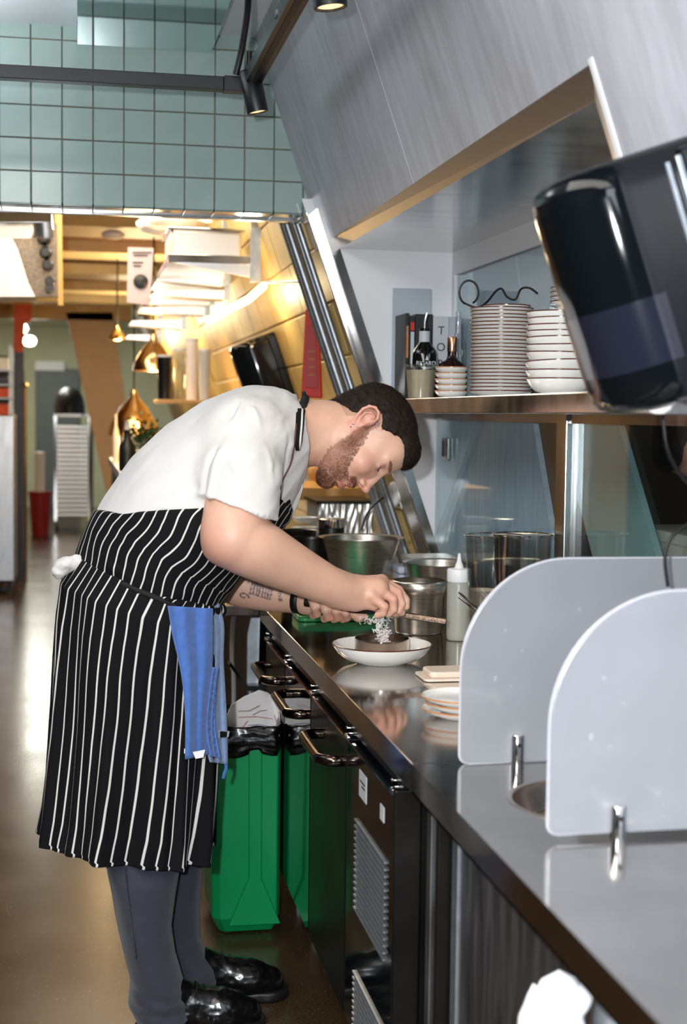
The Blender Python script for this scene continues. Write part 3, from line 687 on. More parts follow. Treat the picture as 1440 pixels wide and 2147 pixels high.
# ------------------------------------------------------------------ shelf
ZS = 1.548
tag(obj('shelf', G().box(.930, 1.2, YA+.0, YB-.005, 1.506, ZS), M['steel'], bevel=.003), 'long steel shelf in the pass carrying plates and bowls', 'shelf')
x0 = 1.035
ords = lambda n: ['lowest', 'second', 'third', 'fourth', 'fifth', 'sixth', 'seventh', 'eighth', 'ninth', 'tenth', 'eleventh', 'twelfth', 'thirteenth', 'fourteenth', 'fifteenth', 'sixteenth', 'seventeenth', 'eighteenth', 'nineteenth', 'twentieth', 'twenty-first', 'twenty-second', 'twenty-third', 'twenty-fourth', 'twenty-fifth', 'twenty-sixth', 'twenty-seventh'][n]
random.seed(3)
p0 = crockery('small_plate', '', 'plate', (0, 0, 0), .0785, .014, M['rim'], group='tall stack of plates on the shelf')
cen = (at(1049, 828, 3.40).x, 3.40)
for k in range(24):
    o = p0 if k == 0 else dup(p0)
    o.location = (cen[0]+random.uniform(-.0012, .0012), cen[1]+random.uniform(-.0012, .0012), ZS+.0005+.0088*k); o.rotation_euler = (random.uniform(-.006, .006), random.uniform(-.006, .006), k)
    o['label'] = 'white brown-rimmed plate, %s from the bottom of the tall stack' % ords(k) if k else 'white brown-rimmed plate at the bottom of the tall stack'
sm = crockery('small_plate', 'smaller white plate on top of the tall stack', 'plate', (cen[0]+.012, cen[1], ZS+.0005+.0088*24), .058, .012, M['rim'], group='tall stack of plates on the shelf')
# bowl stack
bp = crockery('deep_bowl', '', 'bowl', (0, 0, 0), .076, .036, M['rim'], True, group='stack of bowls on the shelf')
bc = (at(1172, 822, 3.02).x, 3.02)
tl = [(0, 0), (0, 0), (0, .05), (0, -.02), (0, .035), (0, -.02), (0, 0), (0, -.012), (0, .012), (0, 0)]
z = ZS+.0005
for k in range(10):
    o = bp if k == 0 else dup(bp)
    o.location = (bc[0]+random.uniform(-.003, .003), bc[1], z); o.rotation_euler = (tl[k][0], tl[k][1], k); z += .0150+(.004 if k < 4 else -.001)
    o['label'] = 'white bowl with brown rim, %s from the bottom of the bowl stack' % ords(k) if k else 'white bowl with brown rim at the bottom of the bowl stack'
# small plates behind the dispenser
ps = crockery('saucer', '', 'plate', (0, 0, 0), .045, .010, M['rim'], group='saucers on top behind the bowls')
sc_ = at(1165, 640, 3.36)
base = tag(obj('plate_riser', G().lathe([(.03, 0), (.03, .205), (.045, .21), (0, .21)], (1.13, 3.19, ZS)), M['china'], smooth=True), 'white column of crockery hidden behind the stack of bowls', 'crockery')
for k in range(4):
    o = ps if k == 0 else dup(ps)
    o.location = (1.13, 3.19, ZS+.211+.0105*k); o['label'] = 'small white saucer behind the bowls, %s of four' % ['lowest', 'second', 'third', 'topmost'][k]
# amber-rimmed dishes
rm = crockery('ramekin', '', 'ramekin', (0, 0, 0), .047, .020, M['rimo'], True, group='small dishes beside the tub')
ra = at(946, 828, 3.86)
for k in range(5):
    o = rm if k == 0 else dup(rm)
    o.location = (ra.x, 3.86, ZS+.0005+.0165*k); o['label'] = 'small white dish with amber rim next to the clear tub, %s of five' % ['lowest', 'second', 'third', 'fourth', 'topmost'][k]
bp2 = crockery('amber_plate', '', 'plate', (0, 0, 0), .088, .022, M['rimo'], group='amber-rimmed plates under the dispenser')
ap = at(1305, 820, 2.68)
for k in range(4):
    o = bp2 if k == 0 else dup(bp2)
    o.location = (ap.x+.004*k, 2.62, ZS+.0005+.0125*k); o['label'] = 'amber-rimmed white plate below the black dispenser, %s of four' % ['lowest', 'second', 'third', 'topmost'][k]
# clear deli tub
dp = at(882, 828, 4.05); dt = thing('deli_tub', 'round clear deli tub with cream spread on the shelf', 'tub', (dp.x, 4.05, ZS))
obj('tub', G().lathe([(0, .001), (.038, .001), (.0455, .094), (.048, .096), (.048, .101), (.046, .101), (.044, .094), (.037, .003), (0, .003)], n=48, caps=False), M['clear'], dt, smooth=True, world=False)
obj('filling', G().lathe([(0, .003), (.0365, .003), (.043, .083), (0, .084)], n=40), mat('cream_spread', (196, 182, 158), .5, var=.1, vscale=30), dt, smooth=True, world=False)
# bottles
b1 = at(888, 830, 4.22); bt = thing('liquor_bottle', 'dark liquor bottle with white lettering and steel pourer', 'bottle', (b1.x, 4.22, ZS))
obj('glass', G().lathe([(0, .001), (.036, .001), (.038, .006), (.038, .135), (.034, .150), (.018, .170), (.015, .178), (.015, .205), (.016, .206), (.0155, .215), (0, .216)], n=40), mat('dark_bottle_glass', (10, 14, 12), .06, coat=.5), bt, smooth=True, world=False)
obj('neck_label', G().lathe([(.0165, .166), (.0168, .168), (.0165, .205), (.0162, .206)], n=32, caps=False), M['label'], bt, smooth=True, world=False)
obj('pourer', G().tube([(0, 0, .214), (0, 0, .235), (.004, 0, .25), (.008, 0, .262)], .0035, 10), M['chrome'], bt, smooth=True, world=False)
lt = text('lettering', 'RICARD', .017, M['wink'], (-.004, -.0395, .108), (math.pi/2, 0, -.05), bt, world=False)
obj('swoosh', G().prism([(-.030, -.0375, .100), (.004, -.040, .096), (.026, -.0375, .100), (.002, -.040, .090)], (0, .001, 0)), M['wink'], bt, world=False)
obj('emblem', G().prism([(-.006, -.039, .118), (.004, -.039, .118), (-.001, -.039, .132)], (0, .001, 0)), M['wink'], bt, world=False)
b2 = at(946, 826, 4.14); bt2 = thing('round_bottle', 'squat dark bottle with copper foil neck behind the small dishes', 'bottle', (b2.x, 4.14, ZS))
obj('glass', G().lathe([(0, .001), (.044, .001), (.047, .01), (.047, .085), (.040, .104), (.018, .118), (.0135, .128), (.0135, .15)], n=40), mat('brown_bottle_glass', (34, 16, 12), .08, coat=.5), bt2, smooth=True, world=False)
obj('foil', G().lathe([(.0140, .142), (.0145, .144), (.0145, .183), (.0135, .186), (0, .186)], n=32), M['copper'], bt2, smooth=True, world=False)
bt3 = thing('clear_bottle', 'slim clear bottle between the books and the plates', 'bottle', (at(958, 826, 4.32).x, 4.32, ZS))
obj('glass', G().lathe([(0, .001), (.026, .001), (.028, .006), (.028, .16), (.012, .20), (.010, .21), (.010, .275), (0, .276)], n=32), M['clear'], bt3, smooth=True, world=False)
# books: spines face the camera
xb = at(838, 830, 4.43).x
bks = [(.012, .270, 'blackbook', 'black thin book at the left end of the row'), (.020, .262, 'blackbook', 'black book with small red and white spine print'), (.030, .268, 'blackbook', 'thick black book behind the liquor bottle'),
       (.026, .268, 'blackbook', 'black book left of the pale lettered spine'), (.052, .262, 'label', 'thick pale book with large black letters down the spine'), (.040, .262, 'greybook', 'grey-white book at the right end of the row')]
x = xb
for k, (w, h, m, l) in enumerate(bks):
    b = thing('book', l, 'book', (x, 4.36, ZS), 'books standing at the far end of the shelf')
    obj('cover', G().box(0, w-.001, 0, .15, .0005, h), M[m], b, world=False, bevel=.0015)
    obj('page_block', G().box(.002, w-.003, .003, .152, .003, h+.0003), M['paper'], b, world=False)
    if k == 4:
        for j, ch in enumerate('TOR'): text('letter', ch, .036, M['ink'], (w*.50, -.001, h-.045-.052*j), (math.pi/2, 0, 0), b, world=False)
    if k == 1:
        obj('spine_patch', G().box(.004, w-.005, -.0012, 0, h-.045, h-.020), M['red'], b, world=False); obj('spine_patch', G().box(.004, w-.005, -.0012, 0, h-.16, h-.05), M['label'], b, world=False)
    if k == 0: obj('spine_patch', G().box(.002, w-.003, -.0012, 0, h-.14, h-.04), M['rimo'], b, world=False)
    x += w
tag(obj('backing_board', G().box(at(824, 605, 4.52).x, at(905, 605, 4.52).x, 4.518, 4.528, ZS, at(830, 604, 4.52).z), M['greybook'], bevel=.002), 'grey board standing against the white end wall behind the books', 'board')
# coiled black cable on the plates
cb = []
c0 = at(985, 612, 3.60)
for k in range(30): q = k/29*5.6-1.2; cb.append(c0+Vector((.024*math.cos(q), .02*k/29, .030*math.sin(q))))
cb += [at(1000, 645, 3.5), at(1020, 634, 3.5), at(1040, 610, 3.52), at(1052, 606, 3.5), at(1062, 622, 3.48), at(1080, 628, 3.46), at(1092, 606, 3.45), at(1110, 604, 3.4), at(1126, 615, 3.36)]
tag(obj('coiled_cable', G().tube(bez(cb, 4), .0028, 8), M['rubber'], smooth=True), 'thin black cable coiled above the tall stack of plates', 'cable')
w1 = [at(1385, 822, 2.18), at(1388, 850, 2.18), at(1398, 940, 2.18), at(1430, 1000, 2.2), at(1470, 1040, 2.2), at(1480, 1080, 2.2), at(1440, 1100, 2.2), at(1405, 1130, 2.2), at(1394, 1170, 2.2), at(1400, 1230, 2.2)]
w1 = [at(1440, 800, 2.16), at(1405, 806, 2.17)]+w1
tag(obj('hanging_cable', G().tube(bez(w1, 5), .0032, 8), M['rubber'], smooth=True), 'black cable looping down at the right edge below the shelf', 'cable')

# ------------------------------------------------------------------ paper dispensers on the leaning wall
def dispenser(loc, label, wband=True):
    t = thing('paper_dispenser', label, 'dispenser', loc, 'black paper towel dispensers', rot=(0, -math.atan(SL), 0))
    # local frame: -X out of the wall, Y along, Z up the wall
    w, d, h = .235, .215, .36; n = 14; rc = .055
    out = [(0, -w/2)]
    for k in range(n+1):
        q = math.radians(90*k/n); out.append((-d+rc-rc*math.sin(q), -w/2+.0+rc-rc*math.cos(q)) if 0 else (-(d-.10)-.10*math.sin(q), -w/2+.10-.10*math.cos(q)))
    out += [(x, -y) for x, y in out[::-1]]
    rows = []
    cxm, cym = -d*.42, 0
    prof = [(.0, .55), (.004, .80), (.014, .93), (.032, .99), (.05, 1.0), (h-.05, 1.0), (h-.03, .985), (h-.012, .92), (h-.003, .80), (h, .55)]
    for z, s in prof: rows.append([(min(0, cxm+(x-cxm)*s) if x < -1e-6 else 0, cym+(y-cym)*s, z-h/2) for x, y in out])
    g = G(); n_ = len(out); g.grid(rows); g.f += [tuple(range(n_))[::-1], tuple((len(rows)-1)*n_+k for k in range(n_))]
    g.f += [((i)*n_, (i+1)*n_, (i+1)*n_+n_-1, i*n_+n_-1) for i in range(len(rows)-1)]
    sh_ = obj('shell', g, M['black_gloss'], t, smooth=True, world=False, ang=50)
    # window band and side seam
    rows = []
    for z in (-.115, -.02): rows.append([(cxm+(x-cxm)*1.006, y*1.006, z) for x, y in out[1:-1]])
    if wband: obj('window_band', G().grid(rows), mat('smoke_window', (28, 30, 42), .12, coat=.4), t, smooth=True, world=False, ang=180)
    if wband: obj('seam', G().box(-.062, -.056, -w/2-.0022, -w/2+.001, -.155, .15), M['galv'], t, world=False)
    obj('side_plate', G().box(-.040, 0, -w/2-.004, w/2+.004, -.165, .165), M['black_gloss'], t, world=False, bevel=.006)
    if wband: obj('side_highlight_trim', G().box(-.046, -.038, -w/2-.006, -w/2, -.155, .155), M['galv'], t, world=False, bevel=.001)
    return t
zc = 1.735
d1 = dispenser((sx(zc)-.0, 2.02, zc), 'large glossy black paper dispenser on the near leaning wall')
zc = 1.715
d2 = dispenser((sx(zc)+.042, 6.75, zc), 'glossy black paper dispenser on the cream block wall beyond the cook', False)
# paper tail below the near dispenser
rows = []; a, b = at(1345, 800, 2.0), at(1440, 760, 2.0)
for i in range(10):
    t = i/9; r = []
    for k in range(14):
        q = k/13; p = a.lerp(b+Vector((.05, 0, .0)), q)
        r.append(p+Vector((.004*math.sin(9*q+5*t), .012*math.sin(7*q+3*t), -.036*t*(1+.5*math.sin(7*q)))))
    rows.append(r)
tag(obj('paper_tail', G().grid(rows), M['paper'], smooth=True, solid=.0012, ang=180), 'crumpled white paper tail below the large dispenser', 'paper towel')
# ------------------------------------------------------------------ green bin
bn = thing('waste_bin', 'slim green plastic bin lined with a black bag beside the fridge', 'bin', (.48, 4.1, 0))
x0, x1, y0, y1 = .378, .577, 3.975, 4.28
def oct_(x0, x1, y0, y1, c, z): return [(x0+c, y0, z), (x1-c*.5, y0, z), (x1, y0+c, z), (x1, y1-c, z), (x1-c, y1, z), (x0+c, y1, z), (x0, y1-c, z), (x0, y0+c, z)]
g = G(); L = [oct_(x0+.026, x1-.012, y0+.03, y1-.03, .02, .004), oct_(x0+.004, x1, y0+.004, y1-.005, .022, .052), oct_(x0, x1, y0, y1, .022, .3), oct_(x0-.006, x1, y0-.004, y1+.004, .020, .60)]
rows = [r+[r[0]] for r in L]; g.grid(rows); g.f.append((0, 1, 2, 3, 4, 5, 6, 7))
obj('body', g, M['green'], bn, bevel=.004)
gr = G()
def bx(px, z): return at(px, 1800, y0).x
A = [(at(520, 1800, y0-.014).x, .60), (at(548, 1800, y0-.014).x, .60), (at(549, 1840, y0-.014).x, .17), (at(590, 1800, y0-.014).x, .035), (at(480, 1800, y0-.014).x, .035), (at(522, 1840, y0-.014).x, .17)]
gr.prism([(x, y0-.013, z) for x, z in A], (0, .016, 0))
obj('front_rib', gr, M['green'], bn, bevel=.004)
random.seed(11)
rows = []
for i in range(16):
    t = i/15; r = []
    for k in range(97):
        q = k/96; 
        per = oct_(x0-.012, x1+.000, y0-.012, y1+.010, .03, 0); per = per+[per[0]]
        s = q*8; j = min(int(s), 7); f = s-j; p = Vector(per[j]).lerp(Vector(per[min(j+1, 8)]), f)
        z = .612-.074*t-.012*math.sin(q*23)*t-.008*math.sin(q*61)*t
        nn = noise.noise(Vector((q*40, t*5, 0)))*.008+noise.noise(Vector((q*90, t*14, 3)))*.004
        c = Vector(((x0+x1)/2, (y0+y1)/2, 0)); d = (p-c).normalized()
        b = math.sin(math.pi*t)*.008
        r.append((min(p.x+d.x*(nn+b), x1+.002), p.y+d.y*(nn+b), z))
    rows.append(r)
obj('bin_bag', G().grid(rows), M['bag'], bn, smooth=True, solid=.001, ang=180)
top = []
for i in range(8):
    t = i/7; r = []
    for k in range(97): p = rows[0][k]; r.append((p[0]+( (x0+x1)/2-p[0])*t*.25, p[1]+((y0+y1)/2-p[1])*t*.25, p[2]-.10*t+.004*math.sin(k)))
    top.append(r)
obj('bag_inner', G().grid(top), M['bag'], bn, smooth=True, ang=180)
# crumpled paper in the bin
P = [at(478, 1530, 4.05), at(476, 1500, 4.05), at(487, 1482, 4.05), at(515, 1464, 4.05), at(545, 1449, 4.05), at(562, 1455, 4.05), at(575, 1465, 4.05), at(584, 1475, 4.05), at(586, 1490, 4.05), at(586, 1530, 4.05)]
wp = thing('crumpled_paper', 'white printed paper sheet sticking up out of the green bin', 'paper', (.48, 4.08, .6))
rows = []
for i in range(20):
    t = i/19; r = []
    for k in range(len(P)):
        p = P[k]; base = Vector((p.x, p.y, .58)); q = base.lerp(p, t); q.y += .012*math.sin(k*1.7+t*4)+.03*math.sin(math.pi*k/9); r.append(q)
    rows.append(r)
obj('sheet', G().grid(rows), M['paper'], wp, smooth=True, solid=.0015, ang=180)
for k, (pa, pb, m) in enumerate([((500, 1505), (572, 1508), 'red'), ((500, 1492), (545, 1480), 'rim'), ((520, 1522), (565, 1524), 'blue'), ((498, 1528), (520, 1512), 'red'), ((530, 1500), (560, 1490), 'rim'), ((575, 1500), (584, 1520), 'red')]):
    a = at(*pa, 4.038); b = at(*pb, 4.038); mid = a.lerp(b, .5)+Vector((0, 0, .006*(-1)**k))
    obj('printed_line', G().tube([a+Vector((0, .006, 0)), mid, b+Vector((0, .006, 0))], .0007, 5), M[m], wp)

# things at the far end of the worktop
gp = thing('galvanised_channel', 'dull grey metal channel standing at the far end of the worktop', 'channel', (.5, 4.6, 0))
a = at(517, 1290, 4.75); b = at(545, 1440, 4.75)
obj('web', G().prism([at(530, 1280, 4.75), at(519, 1330, 4.75), at(518, 1440, 4.75), at(540, 1440, 4.75), at(545, 1285, 4.75)], (0, .03, 0)), M['galv'], gp)
obj('flange', G().prism([at(545, 1285, 4.72), at(541, 1440, 4.72), at(553, 1440, 4.72), at(556, 1285, 4.72)], (0, .04, 0)), M['chrome'], gp)
obj('base_plate', G().prism([at(480, 1395, 4.70), at(518, 1448, 4.70), at(556, 1448, 4.70), at(556, 1438, 4.70), at(520, 1438, 4.70), at(484, 1390, 4.70)], (0, .06, 0)), M['black'], gp)
obj('leg', G().tube([at(525, 1448, 4.75), Vector((at(525, 1448, 4.75).x, 4.75, 0))], .012), M['galv'], gp)
c = tag(obj('hose', G().tube(bez([at(494, 1270, 4.9), at(488, 1310, 4.9), at(486, 1370, 4.9), at(487, 1400, 4.9), at(490, 1440, 4.9), Vector((at(492, 1440, 4.9).x, 4.9, 0))]), .008), M['white'], smooth=True), 'white hose hanging behind the blue cloth', 'hose')
wc = tag(obj('side_cabinet', G().box(.62, 1.25, 4.95, 9.5, 0, .84), M['steel_dark'], bevel=.004), 'steel cabinet run under the far worktop behind the cook', 'cabinet')
ft = tag(obj('far_worktop', G().box(.60, 1.25, 4.95, 9.5, .84, .88), M['steel'], bevel=.003), 'far steel worktop behind the cook', 'worktop')
mw = tag(obj('pan_ledge', G().box(.40, 1.10, 4.44, 4.93, .86, .895), M['steel'], bevel=.003), 'short steel ledge with pans behind the long worktop', 'worktop')
obj('leg', G().tube([(.44, 4.9, 0), (.44, 4.9, .86)], .014), M['steel'], mw)
obj('leg', G().tube([(1.06, 4.9, 0), (1.06, 4.9, .86)], .014), M['steel'], mw)
pa_ = at(625, 1112, 4.68); pot('dark_pan', 'dark pan with steel rim behind the raised elbow', 'pan', (pa_.x, 4.68, .896), .060, .050, pa_.z-.896, .004, m=M['steel_dark'])
pa_ = at(640, 1128, 4.55); pot('dark_pan', 'second dark pan tucked in front of the first behind the elbow', 'pan', (pa_.x+.02, 4.55, .896), .062, .05, pa_.z-.896, .004, m=M['steel_dark'])
pa_ = at(695, 1088, 4.80); cn = thing('canister', 'black canister with a steel lid behind the tapered bowl', 'canister', (pa_.x, 4.80, .896))
hh = pa_.z-.896
obj('body', G().lathe([(0, 0), (.044, 0), (.044, hh-.03), (0, hh-.029)], n=40), M['black'], cn, smooth=True, world=False)
obj('lid', G().lathe([(0, hh-.028), (.046, hh-.028), (.046, hh), (.043, hh+.002), (0, hh+.002)], n=40), M['chrome'], cn, smooth=True, world=False)
st_ = at(640, 1098, 5.2)
ps5 = None
for k in range(7):
    if ps5 is None: ps5 = crockery('stacked_dish', '', 'dish', (0, 0, 0), .05, .02, M['galv'], group='stack of dishes on the far worktop'); o = ps5
    else: o = dup(ps5)
    o.location = (st_.x, 5.2, .881+.036*k); o['label'] = 'shiny dish by the cook\'s collar, %s from the bottom of its stack' % ords(k) if k else 'shiny dish at the bottom of the stack by the cook\'s collar'
fb = thing('foil_box', 'bright crinkled foil tray below the cook\'s chin', 'tray', (.95, 5.3, .88))
g = G(); rows = []
a, b = at(668, 1056, 5.3), at(782, 1056, 5.3)
for i in range(16):
    t = i/15; rows.append([(a.x+(b.x-a.x)*k/40, 5.3+.008*noise.noise(Vector((k*.5, i*.5, 0))), .885+(a.z-.885)*t) for k in range(41)])
g.grid(rows); obj('front', g, mat('crinkled_foil', (.75, .73, .70), .35, 1), fb, smooth=True, ang=180)
obj('lid', G().box(a.x-.01, b.x+.01, 5.28, 5.6, a.z, a.z+.012), M['black'], fb); obj('sides', G().box(a.x, b.x, 5.32, 5.58, .885, a.z), M['galv'], fb)
a, b = at(640, 1035, 5.8), at(790, 1000, 5.8)
tag(obj('timber_shelf', G().box(a.x-.3, b.x, 5.7, 6.3, a.z-.02, a.z+.03), M['wood'], bevel=.004), 'pale timber shelf behind the cook\'s beard', 'shelf')
a, b = at(672, 1030, 5.6), at(780, 1030, 5.6)
bl = tag(obj('bread_loaf', G().lathe([(0, 0), (.03, .01), (.05, .04), (.055, .10), (.05, b.x-a.x-.04), (.03, b.x-a.x-.01), (0, b.x-a.x)], (a.x, 5.9, at(640, 1035, 5.8).z+.03+.054), 24, mx=Matrix.Rotation(math.pi/2, 3, 'Y')), mat('bread_crust', (196, 146, 92), .6, var=.2, vscale=20), smooth=True), 'long brown loaf on the shelf behind the beard', 'bread')
tg2 = tag(obj('bent_cable', G().tube(bez([at(758, 1112, 5.0), at(768, 1080, 5.0), at(785, 1058, 5.0), at(806, 1042, 5.0), at(825, 1050, 5.0), at(850, 1068, 5.0)]), .004), M['rubber'], smooth=True), 'black cable bent between the foil tray and the conduits', 'cable')
def blob(name, label, cat, px, py, Y, w, h, d, m, seed=0, amp=.18, kind=None):
    c = at(px, py, Y); g = G(); rows = []
    for i in range(15):
        v = math.pi*i/14; r = []
        for k in range(25):
            u = 2*math.pi*k/24; n = 1+amp*noise.noise(Vector((math.cos(u)*2*math.sin(v), math.sin(u)*2*math.sin(v), math.cos(v)*2+seed)))
            r.append((c.x+w*math.cos(u)*math.sin(v)*n, c.y+d*math.sin(u)*math.sin(v)*n, c.z+h*math.cos(v)*n))
        rows.append(r)
    g.grid(rows); return tag(obj(name, g, m, smooth=True, ang=180), label, cat)
blob('crumpled_cloth', 'white crumpled cloth tucked behind the conduits near the nose', 'cloth', 838, 1030, 5.0, .035, .055, .03, M['white'], 2, .5)
blob('plastic_wrap', 'clump of white plastic wrap just beyond the cook\'s nose', 'plastic wrap', 812, 1040, 5.15, .04, .03, .03, M['paper'], 5, .6)

# ------------------------------------------------------------------ back kitchen, right side
sh1 = thing('wall_shelf', 'steel shelf hung from a flat bracket, carrying a deep tray', 'shelf', (.6, 6.2, 2.1))
a, b = at(352, 535, 6.2), at(530, 552, 6.2)
obj('shelf_top', G().box(a.x, b.x, 6.15, 7.6, b.z-.01, b.z+.025), M['steel'], sh1, bevel=.003)
obj('support', G().prism([at(352, 548, 6.18), at(525, 582, 6.18), at(525, 552, 6.18), at(356, 542, 6.18)], (0, .01, 0)), M['traysteel'], sh1)
obj('bracket', G().prism([at(526, 455, 6.12), at(546, 455, 6.12), at(546, 592, 6.12), at(524, 592, 6.12)], (0, .01, 0)), M['galv'], sh1)
obj('bracket', G().prism([at(526, 455, 7.4), at(546, 455, 7.4), at(546, 560, 7.4), at(524, 560, 7.4)], (0, .01, 0)), M['galv'], sh1)
a, b = at(352, 534, 6.25), at(515, 480, 6.25)
dtz = at(352, 534, 6.25).z
tt = thing('deep_tray', 'deep bright steel tray on the hung shelf', 'tray', ((a.x+b.x)/2, 6.45, sh1.location.z))
tt.location.z = at(530, 552, 6.2).z+.0255; z0 = tt.location.z; W_ = (b.x-a.x)/2
obj('basin', G().box(-W_*.92, W_*.92, -.17, .25, 0, b.z-z0-.01), M['traysteel'], tt, world=False, bevel=.012)
obj('lip', G().box(-W_, W_, -.19, .27, b.z-z0-.012, b.z-z0), M['chrome'], tt, world=False, bevel=.003)
for k, (x0_, y0_, x1_, y1_, Y) in enumerate([(330, 572, 466, 600, 7.0), (318, 604, 470, 628, 7.1), (300, 622, 440, 640, 7.8), (290, 640, 430, 662, 8.0), (270, 668, 380, 690, 8.6), (262, 700, 330, 716, 9.2)]):
    a, b = at(x0_, y0_, Y), at(x1_, y1_, Y)
    s = thing('hung_shelf', 'bright steel shelf board, %s of the six hanging in a receding row' % ['first', 'second', 'third', 'fourth', 'fifth', 'last'][k], 'shelf', (a.x, Y, b.z), 'receding steel shelves')
    obj('board', G().prism([(a.x, Y, (a.z+b.z)/2-.01), (b.x, Y, b.z), (b.x, Y, a.z), (a.x+.02, Y, (a.z+b.z)/2+.015)], (0, .16, 0)), M['traysteel'], s)
    obj('strut', G().box(b.x, b.x+.03, Y, Y+.03, b.z, b.z+.32), M['galv'], s)
sg = thing('notice_sheet', 'pale lilac notice sheet with dark lines of print hanging by the shelves', 'notice', (.3, 7.2, 2.1))
obj('sheet', G().prism([at(268, 518, 7.2), at(322, 520, 7.2), at(314, 640, 7.2), at(266, 634, 7.2)], (0, .004, 0)), mat('lilac_paper', (188, 172, 178), .6), sg)
for k, (xa, xb, y) in enumerate([(278, 318, 528), (280, 310, 534), (278, 300, 549), (280, 296, 556)]): obj('print_line', G().prism([at(xa, y, 7.195), at(xb, y, 7.195), at(xb, y+2.5, 7.195), at(xa, y+2.5, 7.195)], (0, .002, 0)), M['ink'], sg)
nk_ = at(295, 590, 7.19); obj('clip', G().lathe([(0, -.02), (.03, -.018), (.036, 0), (.02, .004), (0, .006)], nk_, 20, mx=Matrix.Rotation(math.pi/2, 3, 'X')), M['black'], sg, smooth=True)
tag(obj('diagonal_rail', G().tube([at(354, 540, 6.9), at(318, 600, 7.6), at(288, 648, 8.6)], .009), M['black'], smooth=True), 'thin black rail slanting down from the hung shelf', 'rail')
tag(obj('warming_tube', G().tube([at(552, 600, 6.0), at(520, 628, 6.3), at(480, 648, 6.7), at(436, 672, 7.2)], .017), M['lampwarm'], smooth=True), 'glowing tube slanting across the cream wall', 'light')
l = lamp('warm_tube_light', 'POINT', at(520, 640, 6.2), 5, (1, .8, .5), .05)
tag(obj('socket_box', G().box(*(lambda a: (a.x-.03, a.x+.03, 6.0, 6.05, a.z-.03, a.z+.03))(at(605, 587, 6.0))), M['label'], bevel=.004), 'small grey junction box on the cream wall', 'junction box')
tag(obj('thin_pipe', G().tube([at(556, 592, 5.9), at(640, 590, 5.4)], .006), M['galv'], smooth=True), 'thin grey pipe running level along the cream wall', 'pipe')
# red fire blanket case
fbk = thing('fire_blanket_case', 'tall red fire blanket case on the cream block wall', 'fire blanket', (.88, 5.6, 1.7))
Pz = [at(640, 648, 5.36), at(668, 648, 5.36), at(676, 836, 5.36), at(631, 832, 5.36)]
obj('case', G().prism(Pz, (.01, .05, 0)), M['red'], fbk, bevel=.006)
obj('front_panel', G().prism([at(641, 682, 5.352), at(662, 682, 5.352), at(667, 815, 5.352), at(637, 812, 5.352)], (0, .005, 0)), mat('dull_red_print', (176, 60, 56), .5), fbk, bevel=.002)
obj('mount', G().prism([at(648, 640, 5.38), at(660, 640, 5.38), at(662, 660, 5.38), at(646, 660, 5.38)], (.03, .03, 0)), M['red'], fbk)
for y_ in (735, 752, 768, 785): obj('print_line', G().prism([at(646, y_, 5.348), at(660, y_, 5.348), at(660, y_+3, 5.348), at(646, y_+3, 5.348)], (0, .003, 0)), M['rimo'], fbk)
# hanging cable / clip at the collar
# stacks of clear tubs, warm clutter on a high shelf
cs = tag(obj('clutter_shelf', G().box(at(330, 838, 8.6).x, 1.0, 8.4, 9.0, at(330, 838, 8.6).z-.02, at(330, 838, 8.6).z), M['wood'], bevel=.004), 'timber shelf with clear tubs in the back kitchen', 'shelf')
zsh = at(330, 838, 8.6).z
for k, (px, w, h, m, l) in enumerate([(345, .045, .26, 'black', 'black cylinder on the far timber shelf'), (376, .036, .30, 'clear', 'left stack of clear tubs on the far timber shelf'), (402, .036, .36, 'paper', 'tall white roll on the far timber shelf'), (429, .036, .30, 'label', 'right pale tub on the far timber shelf')]):
    p = at(px, 830, 8.6); t = thing('storage_tub', l, 'tub', (p.x, 8.6, zsh+.001))
    obj('body', G().lathe([(0, 0), (w*.85, 0), (w, h*.95), (w*1.05, h*.96), (w*1.05, h), (0, h)], n=24), M[m], t, smooth=True, world=False)
    obj('lid', G().lathe([(w*1.06, h*.97), (w*1.08, h), (w*1.05, h*1.02), (0, h*1.02)], n=24), M['label'], t, smooth=True, world=False)
for k, (px, py, Y, r, l) in enumerate([(281, 872, 9.5, .17, 'wide brass heat lamp shade low in the back kitchen'), (322, 745, 9.0, .13, 'brass heat lamp shade under the receding shelves'), (246, 700, 10.5, .06, 'small lit lamp beside the leaning panel')]):
    p = at(px, py, Y); t = thing('heat_lamp', l, 'lamp', p, 'brass heat lamps')
    obj('shade', G().lathe([(r, -r*.75), (r*.9, -r*.3), (r*.55, r*.3), (r*.2, r*.7), (.02, r), (.018, r), (r*.18, r*.66), (r*.53, r*.26), (r*.87, -r*.3), (r*.97, -r*.75)], n=32, caps=False), M['brass'], t, smooth=True, world=False)
    obj('bulb', G().lathe([(0, -r*.7), (r*.4, -r*.55), (r*.5, -r*.25), (r*.3, .0), (0, .02)], n=20), M['lampwarm'], t, smooth=True, world=False)
    obj('cord', G().tube([(0, 0, r), (0, 0, r+.6)], .006), M['black'], t, world=False)
    lamp('heat_lamp_light', 'POINT', p+Vector((0, -.05, -r)), 14, (1, .70, .34), .06)
for k, (px, py, Y, l) in enumerate([(60, 655, 17.5, 'small bright lamp next to the orange panel'), (44, 689, 18.0, 'bright lamp in front of the orange panel, larger one'), (62, 715, 19.0, 'bright lamp just below the larger bright lamp')]):
    p = at(px+ (14 if k == 0 else 0), py, Y); r = [.04, .085, .085][k]
    t = thing('ceiling_lamp', l, 'lamp', p, 'bright lamps at the far left')
    obj('globe', G().lathe([(0, -r*.8), (r*.7, -r*.6), (r, 0), (r*.7, r*.6), (0, r*.8)], n=24), M['lampglow'], t, smooth=True, world=False)
    obj('stem', G().tube([(0, 0, r*.7), (0, 0, r+.3)], .01), M['black'], t, world=False)
